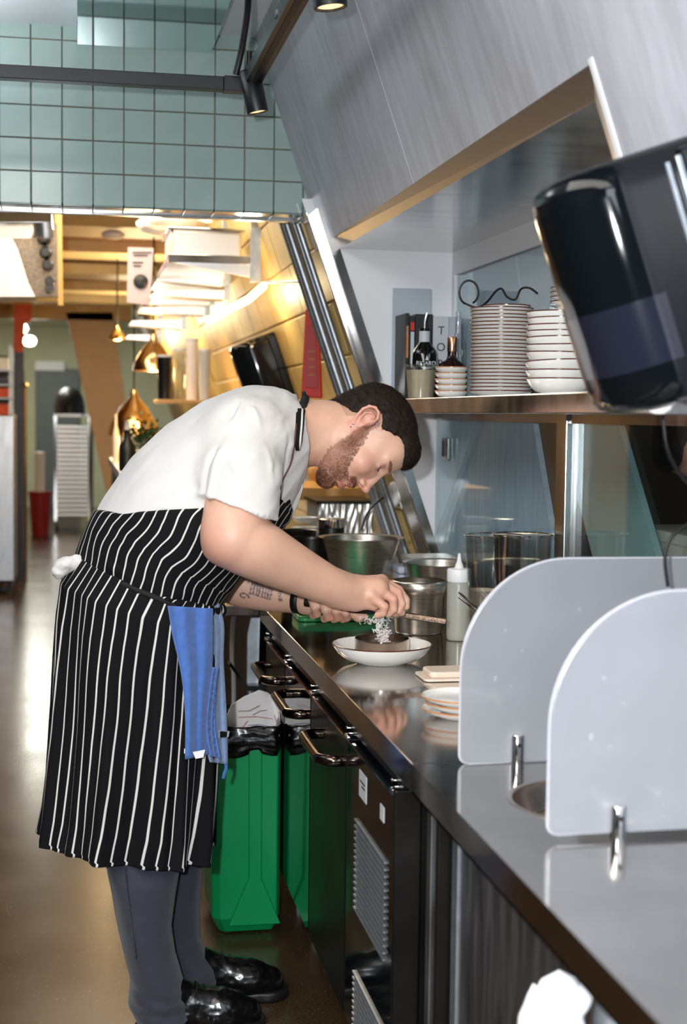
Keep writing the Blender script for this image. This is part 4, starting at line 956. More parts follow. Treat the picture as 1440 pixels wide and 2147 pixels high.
lamp('far_lamp_light', 'POINT', at(62, 720, 18.8), 40, (1, .96, .9), .25)
for k, (px, py, Y, w, h, m, l) in enumerate([(237, 492, 8.76, .07, .05, 'paper', 'round white smoke detector on the timber ceiling'), (330, 470, 7.5, .10, .05, 'paper', 'pale crumpled bag on top of the hung shelves'), (370, 470, 7.2, .13, .05, 'cream', 'long pale bundle above the deep tray')]):
    blob('overhead_bundle' if k else 'smoke_detector', l, 'detector' if k == 0 else ('knob' if k == 3 else 'bundle'), px, py, Y, w, .03 if k == 0 else h, .08, M[m], k, .3 if k else .02)
for k, (px, py, l) in enumerate([(428, 466, 'left'), (468, 466, 'right')]):
    p = at(px, py, 7.6); t = tag(obj('downlight', G().lathe([(0, 0), (.036, .004), (.04, .02), (0, .03)], p, 20), M['lampwarm'], smooth=True), 'lit round downlight above the deep tray, %s of two' % l, 'lamp', 'downlights above the tray')
# plant
pl = thing('potted_herbs', 'bushy green herbs in a pot behind the cook\'s back', 'plant', at(300, 960, 8.0))
g = G(); random.seed(4); c = at(300, 912, 8.0)
for k in range(320):
    d = Vector((random.gauss(0, .045), random.gauss(0, .045), random.gauss(0, .040))); p = c+d; q = Vector((random.uniform(-1, 1), random.uniform(-1, 1), random.uniform(-.5, 1))).normalized()*.028; s = q.cross(Vector((.3, .5, .8))).normalized()*.010
    g.add([p-q*.5, p+s, p+q*.5, p-s], [(0, 1, 2, 3)])
fo = obj('foliage', g, M['leaf'], pl); fo['kind'] = 'stuff'
obj('pot', G().lathe([(0, 0), (.05, 0), (.065, .10), (.06, .10), (0, .095)], at(300, 960, 8.0)-Vector((0, 0, .06)), 24), M['black'], pl, smooth=True)
pb = at(300, 960, 8.0)
tag(obj('side_counter', G().box(.22, .62, 7.6, 10, pb.z-.11, pb.z-.061), M['copper'] if 0 else M['steel_rough'], bevel=.004), 'low steel counter in the back kitchen behind the cook\'s back', 'counter')
sc2 = tag(obj('low_cabinet', G().box(.24, .60, 7.62, 10, 0, pb.z-.111), M['steel_dark']), 'dark cabinet under the low steel counter', 'cabinet')
# ------------------------------------------------------------------ back kitchen, left side
hd = thing('extraction_hood', 'white extraction hood jutting in from the left', 'hood', (-.5, 6.5, 1.9))
a = at(0, 425, 5.6); b = at(108, 468, 5.6)
obj('rim', G().prism([at(-120, 440, 5.6), at(108, 440, 5.6), at(108, 467, 5.6), at(-120, 467, 5.6)], (0, .5, 0)), M['chrome'], hd, bevel=.004)
obj('rim', G().prism([at(-120, 424, 5.58), at(108, 424, 5.58), at(108, 437, 5.58), at(-120, 437, 5.58)], (0, .5, 0)), M['label'], hd, bevel=.004)
obj('skirt', G().prism([at(-160, 468, 7.0), at(10, 468, 7.0), at(36, 520, 7.0), at(58, 590, 7.0), at(74, 622, 7.0), at(-160, 622, 7.0)], (0, .25, 0)), M['white'], hd)
kp = thing('control_panel', 'speckled grey panel with a column of black knobs beside the hood', 'control panel', at(90, 620, 7.3))
obj('plate', G().prism([at(20, 468, 7.3), at(120, 468, 7.3), at(122, 622, 7.3), at(60, 622, 7.3)], (0, .05, 0)), mat('speckled_panel', (120, 108, 96), .5, var=.4, vscale=60), kp)
for k, (px, py) in enumerate([(92, 500), (96, 530), (100, 556), (105, 590), (104, 606)]):
    p = at(px, py, 7.25); obj('knob', G().lathe([(0, -.03), (.030-.003*k, -.03), (.036-.003*k, 0), (.02, .04), (0, .04)], p, 20, mx=Matrix.Rotation(math.pi/2, 3, 'X')), M['black'], kp, smooth=True)
tag(obj('timber_post', G().prism([at(112, 385, 7.6), at(128, 385, 7.6), at(132, 640, 7.6), at(122, 640, 7.6)], (0, .1, 0)), M['wood']), 'narrow timber post beside the knob panel', 'post')
tag(obj('orange_banner', G().prism([at(30, 625, 15.5), at(66, 625, 15.5), at(66, 672, 15.5), at(52, 680, 15.5), at(48, 738, 15.5), at(28, 738, 15.5)], (0, .03, 0)), M['orange']), 'orange red panel hanging at the far left', 'banner')
dpa = at(40, 738, 12.9)
tag(obj('dark_post', G().box(dpa.x-.04, dpa.x+.04, 12.86, 12.94, 0, dpa.z), M['black']), 'dark upright post at the far left of the aisle', 'post')
cp = thing('brass_topped_pole', 'chrome pole with a round brass top in front of the grey door', 'pole', at(55, 990, 12.8))
obj('pole', G().tube([at(53, 815, 12.8), Vector((at(52, 815, 12.8).x, 12.8, 0))], .014), M['chrome'], cp)
obj('ball', G().lathe([(0, -.028), (.02, -.02), (.028, 0), (.02, .02), (0, .028)], at(53, 808, 12.8), 20), M['brass'], cp, smooth=True)
# trolley with trays
tz = 18.2
tr2 = thing('tray_trolley', 'silver tray trolley at the end of the aisle', 'trolley', (at(155, 1000, tz).x, tz, 0))
a, b = at(114, 868, tz), at(192, 1080, tz)
for x in (a.x+.01, b.x-.02):
    for y in (tz, tz+.5): obj('upright', G().box(x-.015, x+.015, y-.015, y+.015, .12, a.z), M['chrome'], tr2)
obj('top', G().box(a.x, b.x, tz-.02, tz+.52, a.z-.03, a.z), M['steel_rough'], tr2)
tq = None
for k in range(20):
    z = .20+.058*k
    if tq is None: tq = obj('tray', G().box(a.x+.03, b.x-.04, tz-.01, tz+.5, -.014, .014), M['traysteel'], tr2, world=False); tq.data.transform(Matrix.Translation((-tr2.location.x, -tr2.location.y, 0))); q = tq
    else: q = tq.copy(); link(q, tr2)
    q.location = (0, 0, z)
obj('side_cover', G().box(b.x-.02, b.x+.02, tz-.03, tz+.5, .1, a.z-.05), M['black'], tr2)
for x in (a.x+.03, b.x-.03):
    obj('caster', G().lathe([(0, -.02), (.05, -.02), (.05, .02), (0, .02)], (x, tz, .05), 20, mx=Matrix.Rotation(math.pi/2, 3, 'Y')), M['rubber'], tr2)
rb = thing('red_bucket', 'dark red bucket in front of the grey door', 'bucket', (at(84, 1100, 17.5).x, 17.5, 0))
obj('body', G().lathe([(0, 0), (.10, 0), (.135, .50), (.145, .51), (.145, .53), (.13, .53), (0, .1)], n=28), M['redbin'], rb, smooth=True, world=False)
obj('liner', G().lathe([(0, .5), (.06, .52), (.062, 1.0), (0, 1.01)], n=20), M['paper'], rb, smooth=True, world=False)
tp = at(150, 868, tz); dm = at(146, 866, tz+.25)
tag(obj('dome_cover', G().lathe([(.20, 0), (.195, .10), (.17, .22), (.12, .30), (.05, .335), (0, .34)], (dm.x-.0, tz+.25, at(114, 868, tz).z+.001), 28), M['black'], smooth=True), 'black dome cover on top of the silver trolley', 'cover')
a = at(0, 870, 12.0); b = at(32, 1150, 12.0)
lt2 = thing('steel_rack', 'steel cupboard with open shelves above, at the far left edge', 'rack', (b.x-.2, 12.1, 0))
obj('cupboard', G().box(b.x-.5, b.x, 11.9, 12.4, .1, a.z), M['steel_rough'], lt2, bevel=.01)
for q in (.04, .46):
    obj('foot', G().box(b.x-q-.03, b.x-q, 11.95, 12.35, 0, .1), M['rubber'], lt2)
zz_ = [at(12, 776, 12.0).z, at(12, 806, 12.0).z, at(12, 834, 12.0).z]
for z in zz_: obj('rack_shelf', G().box(b.x-.48, b.x-.02, 11.92, 12.38, z-.010, z), M['galv'], lt2)
for q in ((b.x-.48, 11.92), (b.x-.48, 12.36), (b.x-.04, 12.36), (b.x-.04, 11.92)): obj('rack_post', G().box(q[0], q[0]+.015, q[1], q[1]+.015, a.z, zz_[0]+.2), M['galv'], lt2)
for k, (z, h, m) in enumerate([(zz_[0], .10, 'white'), (zz_[1], .07, 'darkslab'), (zz_[2], .08, 'orange'), (a.z, .09, 'orange')]):
    tag(obj('packet', G().box(b.x-.42, b.x-.05, 11.95, 12.25, z+.001, z+h), M[m], bevel=.01), '%s packet on the far left shelf' % ['white', 'dark', 'upper orange', 'lower orange'][k], 'packet')
zc_ = pb.z-.0605
for k, (x, y, r, h, m, l) in enumerate([(.30, 8.6, .035, .26, 'label', 'pale bottle on the low counter'), (.25, 9.3, .02, .30, 'cream', 'thin cream bottle on the low counter'), (.27, 7.75, .045, .22, 'darkslab', 'dark urn at the near end of the low counter'), (.34, 9.6, .05, .16, 'brass', 'brass jug on the low counter')]):
    nm = ['bottle', 'bottle', 'urn', 'jug'][k]
    tag(obj(nm, G().lathe([(0, .0), (r, .0), (r*1.05, h*.1), (r, h*.6), (r*.45, h*.75), (r*.4, h*.97), (r*.5, h), (0, h)], (x, y, zc_), 24), M[m], smooth=True), l, nm)
# ------------------------------------------------------------------ smooth solid modelling (signed distances -> one continuous mesh)
def npv(v): return np.array([v[0], v[1], v[2]], dtype=np.float32)
class Prim:
    def __init__(s, fn, c, r, k=.01, op='u'): s.fn, s.c, s.r, s.k, s.op = fn, npv(c), r, k, op
def smin(a, b, k):
    h = np.clip(.5+.5*(b-a)/k, 0, 1); return b+(a-b)*h-k*h*(1-h)
def cone(a, b, ra, rb, k=.01, op='u', q=1., yc=None):   # round cone; q stretches it along Y about yc
    a, b = npv(a), npv(b); yc = (a[1]+b[1])/2 if yc is None else yc
    a2, b2 = a.copy(), b.copy(); a2[1] = yc+(a[1]-yc)/q; b2[1] = yc+(b[1]-yc)/q
    ba = b2-a2; L = float(ba@ba)+1e-12
    def fn(P):
        if q != 1.: P = np.stack([P[..., 0], yc+(P[..., 1]-yc)/q, P[..., 2]], -1)
        pa = P-a2; h = np.clip((pa@ba)/L, 0, 1)
        return np.sqrt(((pa-h[..., None]*ba)**2).sum(-1))-(ra+(rb-ra)*h)
    return Prim(fn, (a+b)/2, float(np.linalg.norm(b-a))/2+max(ra, rb)*max(q, 1), k, op)
def ell(c, r, R=None, k=.01, op='u'):
    c, r = npv(c), np.array(r, dtype=np.float32); R = np.eye(3, dtype=np.float32) if R is None else np.asarray(R, dtype=np.float32)
    def fn(P):
        p = (P-c)@R; k0 = np.sqrt(((p/r)**2).sum(-1)); k1 = np.sqrt(((p/(r*r))**2).sum(-1))+1e-9
        return k0*(k0-1)/k1
    return Prim(fn, c, float(max(r)), k, op)
def eval_prims(prims, P):
    d = np.full(P.shape[:-1], 1e3, dtype=np.float32)
    for p in prims:
        v = p.fn(P)
        if p.op == 'u': d = smin(d, v, p.k)
        elif p.op == 's': d = -smin(-d, v, p.k)
        elif p.op == 'i': d = -smin(-d, -v, p.k)
        elif p.op == 'd': d = d+v
    return d
def sdf_mesh(prims, h, bs=20, lo=None, hi=None):
    us = [p for p in prims if p.op == 'u']
    if lo is None: lo = np.min([p.c-p.r for p in us], 0)-3*h; hi = np.max([p.c+p.r for p in us], 0)+3*h
    lo = np.asarray(lo, dtype=np.float64); hi = np.asarray(hi); N = (np.ceil((hi-lo)/h/bs).astype(int))*bs
    VI, VP, Q = [], [], []; half = bs*h*.87+.004
    def gid(i, j, k): return (i*(N[1]+2)+j)*(N[2]+2)+k
    for bi in range(0, N[0], bs):
        for bj in range(0, N[1], bs):
            for bk in range(0, N[2], bs):
                c = lo+(np.array([bi, bj, bk])+bs/2)*h
                act = [p for p in prims if p.op in 'id' or np.linalg.norm(p.c-c) < p.r+half+p.k*1.2+.01]
                if not any(p.op == 'u' for p in act): continue
                dc = eval_prims(act, c[None, :].astype(np.float32))[0]
                if abs(dc) > half*1.5+.02: continue
                ax = [lo[a]+(np.arange(bs+1)+[bi, bj, bk][a])*h for a in range(3)]
                P = np.stack(np.meshgrid(*ax, indexing='ij'), -1).astype(np.float32)
                d = eval_prims(act, P); s = d < 0
                if s.all() or not s.any(): continue
                cnt = np.zeros((bs, bs, bs), dtype=np.float32); acc = np.zeros((bs, bs, bs, 3), dtype=np.float32)
                for a in range(3):
                    sl0 = [slice(None)]*3; sl1 = [slice(None)]*3; sl0[a] = slice(0, bs); sl1[a] = slice(1, bs+1)
                    d0, d1 = d[tuple(sl0)], d[tuple(sl1)]; x = (d0 < 0) != (d1 < 0)
                    t = np.where(x, d0/np.where(x, d0-d1, 1), 0)
                    o = [b for b in range(3) if b != a]
                    for u in (0, 1):
                        for v in (0, 1):
                            sl = [slice(None)]*3; sl[o[0]] = slice(u, u+bs); sl[o[1]] = slice(v, v+bs)
                            xx = x[tuple(sl)]; tt = t[tuple(sl)]; cnt += xx
                            acc[..., a] += tt*xx; acc[..., o[0]] += u*xx; acc[..., o[1]] += v*xx
                    # quads
                    own = [slice(0, bs)]*3; xo = x[tuple(own)]; I = np.argwhere(xo)
                    if len(I):
                        fl = (d0[tuple(own)] < 0)[tuple(I.T)]; G_ = I+[bi, bj, bk]; e1 = np.zeros(3, int); e2 = np.zeros(3, int)
                        b1, b2 = (a+1) % 3, (a+2) % 3; e1[b1] = 1; e2[b2] = 1
                        c4 = [G_, G_-e1, G_-e1-e2, G_-e2]
                        ids = np.stack([gid(*(q.T)) for q in c4], 1); ids[~fl] = ids[~fl][:, ::-1]
                        ok = (G_[:, b1] > 0) & (G_[:, b2] > 0); Q.append(ids[ok])
                m = cnt > 0; I = np.argwhere(m); VI.append(gid(*((I+[bi, bj, bk]).T)))
                VP.append(lo+(I+[bi, bj, bk]+acc[m]/cnt[m][:, None])*h)
    VI = np.concatenate(VI); VP = np.concatenate(VP); Q = np.concatenate(Q)
    o = np.argsort(VI); VI = VI[o]; VP = VP[o]; ix = np.searchsorted(VI, Q); ix = np.clip(ix, 0, len(VI)-1)
    ok = (VI[ix] == Q).all(1); return VP, ix[ok][:, ::1]
def np_obj(name, V, F, m, parent, uv=None, cols=None, world=True):
    off = np.array(wloc(parent)) if world else np.zeros(3)
    me = bpy.data.meshes.new(name); V = V-off
    me.vertices.add(len(V)); me.vertices.foreach_set('co', V.astype(np.float32).ravel())
    me.loops.add(F.size); me.loops.foreach_set('vertex_index', F.astype(np.int32).ravel())
    me.polygons.add(len(F)); me.polygons.foreach_set('loop_start', (np.arange(len(F))*F.shape[1]).astype(np.int32)); me.polygons.foreach_set('loop_total', np.full(len(F), F.shape[1], dtype=np.int32))
    me.update(calc_edges=True); me.validate()
    me.polygons.foreach_set('use_smooth', [True]*len(me.polygons))
    if cols is not None:
        at_ = me.color_attributes.new('Col', 'FLOAT_COLOR', 'POINT'); at_.data.foreach_set('color', np.concatenate([cols, np.ones((len(cols), 1))], 1).astype(np.float32).ravel())
    if uv is not None:
        a_ = me.attributes.new('stripe', 'FLOAT', 'POINT'); a_.data.foreach_set('value', uv.astype(np.float32))
    me.materials.append(m); o = bpy.data.objects.new(name, me); link(o, parent); return o
def vnormals(V, F):
    n = np.cross(V[F[:, 1]]-V[F[:, 0]], V[F[:, 2]]-V[F[:, 0]]); out = np.zeros_like(V)
    for k in range(F.shape[1]): np.add.at(out, F[:, k], n)
    return out/(np.linalg.norm(out, axis=1, keepdims=True)+1e-12)
def fbm(P, s, seed=0, oct=3):
    """cheap smooth value noise, vectorised"""
    out = np.zeros(len(P)); amp = 1.; rs = np.random.RandomState(seed)
    tab = rs.rand(4096)
    for o in range(oct):
        q = P*s*(2**o)+17.3*o; i = np.floor(q).astype(int); f = q-i; f = f*f*(3-2*f); v = 0
        for a in (0, 1):
            for b in (0, 1):
                for c in (0, 1):
                    hsh = ((i[:, 0]+a)*73856093 ^ (i[:, 1]+b)*19349663 ^ (i[:, 2]+c)*83492791) & 4095
                    w = (f[:, 0] if a else 1-f[:, 0])*(f[:, 1] if b else 1-f[:, 1])*(f[:, 2] if c else 1-f[:, 2]); v = v+w*tab[hsh]
        out += amp*(v-.5)*2; amp *= .5
    return out
# skin with colour from the body itself
def skin_mat():
    m, N, L, b = newmat('skin')
    vc = N.new('ShaderNodeVertexColor'); vc.layer_name = 'Col'; L.new(vc.outputs[0], b.inputs['Base Color'])
    b.inputs['Roughness'].default_value = .46; b.inputs['Subsurface Weight'].default_value = .12
    b.inputs['Subsurface Radius'].default_value = (1, .35, .18); b.inputs['Subsurface Scale'].default_value = .006
    tc = N.new('ShaderNodeTexCoord'); n = N.new('ShaderNodeTexNoise'); n.inputs['Scale'].default_value = 420; L.new(tc.outputs['Object'], n.inputs[0])
    bp = N.new('ShaderNodeBump'); bp.inputs['Strength'].default_value = .12; bp.inputs['Distance'].default_value = .001; L.new(n.outputs[0], bp.inputs['Height']); L.new(bp.outputs[0], b.inputs['Normal'])
    return m
M['skin'] = skin_mat()
M['hair'] = mat('dark_brown_hair', (36, 25, 20), .7, spec=.25, var=.3, vscale=200)
M['beard'] = mat('auburn_beard', (112, 62, 42), .6, var=.35, vscale=200)
SP = .0272
def stripe_mat():
    m, N, L, b = newmat('black_white_pinstripe')
    a = N.new('ShaderNodeAttribute'); a.attribute_name = 'stripe'
    d = N.new('ShaderNodeMath'); d.operation = 'DIVIDE'; d.inputs[1].default_value = SP; L.new(a.outputs['Fac'], d.inputs[0])
    f = N.new('ShaderNodeMath'); f.operation = 'FRACT'; L.new(d.outputs[0], f.inputs[0])
    s = N.new('ShaderNodeMath'); s.operation = 'SUBTRACT'; s.inputs[1].default_value = .5; L.new(f.outputs[0], s.inputs[0])
    ab = N.new('ShaderNodeMath'); ab.operation = 'ABSOLUTE'; L.new(s.outputs[0], ab.inputs[0])
    r = N.new('ShaderNodeMapRange'); r.inputs[1].default_value = .060; r.inputs[2].default_value = .085; r.inputs[3].default_value = 1; r.inputs[4].default_value = 0; L.new(ab.outputs[0], r.inputs[0])
    mx = N.new('ShaderNodeMix'); mx.data_type = 'RGBA'; L.new(r.outputs[0], mx.inputs[0]); mx.inputs[6].default_value = (*lin((7, 7, 11)), 1); mx.inputs[7].default_value = (*lin((214, 212, 208)), 1)
    L.new(mx.outputs[2], b.inputs['Base Color']); b.inputs['Roughness'].default_value = .85; b.inputs['Specular IOR Level'].default_value = .25
    tc = N.new('ShaderNodeTexCoord'); n = N.new('ShaderNodeTexNoise'); n.inputs['Scale'].default_value = 500; L.new(tc.outputs['Object'], n.inputs[0])
    bp = N.new('ShaderNodeBump'); bp.inputs['Strength'].default_value = .2; bp.inputs['Distance'].default_value = .001; L.new(n.outputs[0], bp.inputs['Height']); L.new(bp.outputs[0], b.inputs['Normal'])
    return m
M['pin'] = stripe_mat()

# ------------------------------------------------------------------ the cook
Y0 = 3.50; MP = at(1, 0, Y0).x-at(0, 0, Y0).x     # metres per pixel at the body's middle
cook = thing('person', 'bearded person in a white shirt and pinstriped apron bending over the worktop', 'person', (.20, Y0, 0))
TOR = [((283, 1330), .165), ((308, 1222), .172), ((337, 1160), .178), ((371, 1111), .184), ((413, 1055), .186), ((465, 1004), .182), ((515, 955), .158), ((558, 922), .122), ((595, 908), .094), ((628, 907), .064)]
def torso(off=0., kk=.03, q=1.22, lo=0, hi=99):
    out = []
    for i in range(len(TOR)-1):
        if i < lo or i > hi: continue
        (a, ra), (b, rb) = TOR[i], TOR[i+1]
        qq = (q*.93 if i < 2 else q) if i < 6 else (1.25 if i < 8 else 1.05)
        out.append(cone(at(*a, Y0), at(*b, Y0), ra+off, rb+off, kk, q=qq, yc=Y0))
    return out
# --- head frame: x forward (face), y towards the camera side, z to the crown
Uw = Vector((.93, 0, .365)).normalized(); Fw = Vector((Uw.z, 0, -Uw.x)); Sd = Vector((0, -1, 0))
phi = math.radians(15)
Fh = (Fw*math.cos(phi)+Sd*math.sin(phi)).normalized(); Sh = (Sd*math.cos(phi)-Fw*math.sin(phi)).normalized(); Uh = Uw
RH = np.array([Fh, Sh, Uh]).T.astype(np.float32)     # columns: local axes in world
OH = at(765, 882, 3.44)+Fw*(.0215); OH.y = 3.50
def hl(x, y, z): return Vector(OH)+Fh*(x/1000)+Sh*(y/1000)+Uh*(z/1000)
def he(c, r, k=8, op='u', tilt=0.):
    R = RH
    if tilt: t = math.radians(tilt); R = RH@np.array([[math.cos(t), 0, math.sin(t)], [0, 1, 0], [-math.sin(t), 0, math.cos(t)]], dtype=np.float32)
    return ell(hl(*c), [v/1000 for v in r], R, k/1000, op)
def hc(a, b, ra, rb, k=8, op='u'): return cone(hl(*a), hl(*b), ra/1000, rb/1000, k/1000, op)
head = [he((12, 0, 40), (108, 80, 85), 20), he((56, 0, -20), (72, 66, 96), 25), he((60, 0, -60), (52, 58, 66), 20)]
for s in (1, -1):
    head += [hc((16, 58*s, -62), (74, 26*s, -128), 20, 20, 20), hc((0, 66*s, -8), (16, 60*s, -62), 16, 18, 20),
             he((84, 44*s, -44), (30, 24, 26), 14), hc((117, 12*s, 15), (102, 46*s, 15), 10, 10, 12)]
head += [he((82, 0, -134), (26, 26, 24), 14), he((86, 0, -94), (37, 32, 36), 12), he((92, 0, 40), (34, 58, 50), 20)]
for s in (1, -1):
    head += [he((124, 33*s, -5), (20, 19, 12), 9, 's')]
    head += [he((101, 34*s, -6), (14.5, 17, 14), 3)]           # lidded eye
    head += [hc((112, 20*s, -13), (112, 46*s, -9), 2.2, 1.8, 2)]  # lower lid fold
    head += [hc((115, 18*s, 4), (109, 50*s, 4), 2.6, 2.2, 3)]  # upper lid fold
head += [hc((121, 0, 0), (138, 0, -46), 9, 10, 7), he((143, 0, -54), (13, 12, 10.5), 6), hc((126, 0, -50), (130, 0, -62), 9, 7, 6)]
for s in (1, -1): head += [he((128, 12*s, -57), (11, 8, 8), 4), he((134, 8*s, -66), (5.5, 3.6, 5.5), 2, 's')]
head += [he((117, 0, -78), (11, 20, 7), 6), he((119, 0, -86), (10, 21, 5), 3), he((112, 0, -107), (12, 20, 7), 4), he((120, 0, -96.5), (12, 18, 4), 1.6, 's'), he((104, 0, -121), (9, 18, 6), 5, 's')]
# ears
ear_o = [(12, 79, -8), (12, 82, 12), (7, 87, 26), (-6, 92, 34), (-20, 95, 31), (-29, 95, 18), (-29, 92, 2), (-22, 87, -14), (-13, 83, -27), (-3, 80, -36), (6, 78, -33), (9, 77, -22)]
for s in (1, -1):
    head += [he((-8, 80*s, 0), (21, 5, 33), 3, tilt=-14)]
    for a, b in zip(ear_o[:-1], ear_o[1:]): head.append(hc((a[0], a[1]*s, a[2]), (b[0], b[1]*s, b[2]), 3.8, 3.8, 2.5))
    head += [he((0, 78*s, -30), (8, 5, 9), 4)]
    ah = [(-2, 85, 22), (-14, 88, 18), (-19, 88, 4), (-13, 86, -10), (-4, 84, -20)]
    for a, b in zip(ah[:-1], ah[1:]): head.append(hc((a[0], a[1]*s, a[2]), (b[0], b[1]*s, b[2]), 2.6, 2.6, 2.5))
    head += [he((-3, 90*s, -3), (9, 8, 12), 3, 's'), hc((9, 80*s, -2), (7, 83*s, -12), 3.5, 3, 3)]
# neck
neck = [cone(at(590, 905, Y0), at(668, 905, Y0), .074, .070, .03, q=1.0), cone(at(650, 902, Y0), at(735, 893, Y0), .066, .064, .03), cone(at(640, 930, Y0-.02), at(700, 945, Y0-.02), .045, .042, .03)]
neck += [cone(at(612, 965, 3.46), hl(-2, 60, -30), .020, .016, .022)]
# --- arms
def A(px, py, Y): return at(px, py, Y)
def limb(pts, k=.025):      # (px, py, Y, r)
    return [cone(A(*p[:3]), A(*q[:3]), p[3], q[3], k) for p, q in zip(pts[:-1], pts[1:])]
def limb2(pts, k=.004, n=5):    # the same chain, smoothed
    P = [np.array(p, float) for p in pts]; out = []
    for i in range(len(P)-1):
        a = P[max(i-1, 0)]; b = P[i]; c = P[i+1]; d = P[min(i+2, len(P)-1)]
        for j in range(n): t = j/n; out.append(.5*((2*b)+(c-a)*t+(2*a-5*b+4*c-d)*t*t+(3*b-a-3*c+d)*t**3))
    out.append(P[-1]); r = limb([tuple(q) for q in out], k); r[0].k = .02; return r
armN = limb2([(520, 925, 3.37, .072), (507, 1000, 3.31, .073), (500, 1060, 3.265, .077), (489, 1108, 3.235, .072), (486, 1126, 3.225, .066)])
armN += limb2([(488, 1126, 3.225, .066), (530, 1148, 3.235, .070), (580, 1174, 3.26, .063), (640, 1204, 3.29, .053), (692, 1228, 3.31, .0445), (735, 1243, 3.33, .037)])
armN += [cone(A(455, 1152, 3.24), A(492, 1160, 3.24), .022, .03, .03)]
armN += [cone(A(700, 1218, 3.33), A(742, 1226, 3.345), .026, .022, .02), cone(A(700, 1248, 3.325), A(745, 1262, 3.335), .026, .022, .02)]
# near hand (palm, thumb, fingers closing on the grater's end)
HY = 3.335
hand = [cone(A(742, 1238, HY), A(790, 1236, HY), .031, .030, .014), cone(A(748, 1226, HY+.02), A(800, 1220, HY+.022), .021, .018, .014), cone(A(752, 1256, HY-.002), A(782, 1262, HY-.006), .022, .021, .014)]
fing = [  # knuckle, middle joint, end joint, tip : (px, py, Y, r)
 [(800, 1217, HY+.030, .0125), (836, 1237, HY+.032, .0105), (851, 1258, HY+.026, .0092), (852, 1272, HY+.020, .0082)],
 [(800, 1224, HY+.010, .0130), (834, 1243, HY+.008, .0110), (842, 1266, HY+.006, .0096), (836, 1281, HY+.004, .0086)],
 [(796, 1238, HY-.012, .0130), (824, 1256, HY-.018, .0108), (825, 1277, HY-.014, .0096), (814, 1288, HY-.006, .0086)],
 [(786, 1256, HY-.026, .0122), (806, 1272, HY-.034, .0100), (803, 1285, HY-.028, .0090), (791, 1290, HY-.018, .0080)]]
for f in fing:
    ch = limb([(778, (f[0][1]+1240)/2, f[0][2], .013)]+f, .003)
    ch[0].k = .010; ch[1].k = .0032; hand += ch
hand += limb([(770, 1262, HY+.035, .016), (800, 1276, HY+.040, .013), (828, 1283, HY+.024, .011), (842, 1284, HY+.012, .009)], .006)
# --- far arm and fist
FY = 3.60
armF = limb([(540, 950, 3.64, .078), (480, 1080, 3.70, .066), (452, 1190, 3.72, .058)])
armF += limb2([(456, 1198, 3.71, .056), (500, 1222, 3.70, .060), (560, 1240, 3.67, .051), (612, 1252, 3.64, .040), (648, 1258, 3.61, .035)])
handF = [cone(A(648, 1258, 3.61), A(700, 1258, 3.585), .034, .033, .016), cone(A(690, 1250, 3.58), A(724, 1258, 3.565), .026, .022, .016)]
ffs = [(652, 1246, 664, 1290, 3.545, .0118), (674, 1250, 688, 1297, 3.530, .0124), (697, 1254, 708, 1298, 3.518, .0122), (718, 1262, 727, 1299, 3.510, .0108)]
for i, (x1, y1, x2, y2, Y, r) in enumerate(ffs):
    ch = limb([(x1-4, y1-8, Y+.028, r), (x1+2, y1+8, Y+.002, r*1.05), ((x1+x2)/2+2, (y1+y2)/2+4, Y-.010, r*1.02), (x2, y2-4, Y+.006, r*.95), (x2-8, y2, Y+.026, r*.85)], .003)
    ch[0].k = .012; handF += ch
handF += limb([(715, 1262, 3.56, .016), (738, 1284, 3.535, .0130), (752, 1294, 3.528, .0120), (764, 1294, 3.525, .0100)], .006)
body = torso(-.016, q=1.18)+[cone(A(530, 930, 3.50), A(520, 935, 3.37), .085, .070, .04), cone(A(530, 930, 3.50), A(530, 940, 3.64), .085, .070, .04)]
legs_ = limb([(290, 1360, 3.43, .085), (296, 1650, 3.38, .060), (300, 1850, 3.38, .052), (330, 2080, 3.38, .036)])+limb([(310, 1360, 3.57, .085), (355, 1650, 3.56, .055), (366, 1850, 3.56, .040), (405, 2060, 3.56, .032)])
body += legs_+armN+armF+neck
V, F = sdf_mesh(body+head+hand+handF, .0026, bs=24)
if vnormals(V[:1], np.zeros((0, 4), int)).size: pass
def orient(V, F, prims):
    n = np.cross(V[F[:200, 1]]-V[F[:200, 0]], V[F[:200, 2]]-V[F[:200, 0]]); n /= np.linalg.norm(n, axis=1, keepdims=True)+1e-12
    c = V[F[:200]].mean(1); g = eval_prims(prims, (c+n*.003).astype(np.float32))-eval_prims(prims, (c-n*.003).astype(np.float32))
    return F if (g > 0).mean() > .5 else F[:, ::-1]
F = orient(V, F, body+head+hand+handF)
# colouring of the skin: local head coordinates in mm
HL = (V-np.array(OH))@RH.astype(np.float64)*1000
x, y, z = HL[:, 0], np.abs(HL[:, 1]), HL[:, 2]
inhead = (z > -175) & (z < 150) & (x > -110) & (x < 170) & (y < 110)
base = np.array(lin((224, 178, 154))); col = np.tile(base, (len(V), 1))
def blend(col, w, c): w = np.clip(w, 0, 1)[:, None]; return col*(1-w)+np.array(lin(c))*w
nz = fbm(V, 38, 3); nz2 = fbm(V, 260, 5, 2)
col = blend(col, .20*(nz > 0)*nz, (206, 140, 120))
def near(c, r): return np.exp(-(((V-npv(c))**2).sum(1))/(r*r))
col = blend(col, .45*near(hl(96, 48, -46), .030)*inhead, (214, 128, 112))
col = blend(col, .5*near(hl(142, 0, -56), .020)*inhead, (206, 118, 100))
col = blend(col, .45*inhead*((y > 76) & (np.abs(x+8) < 45) & (np.abs(z) < 48)), (216, 134, 122))
col = blend(col, .40*near(A(455, 1165, 3.2), .05)+.25*near(A(430, 1120, 3.2), .05), (212, 140, 126))
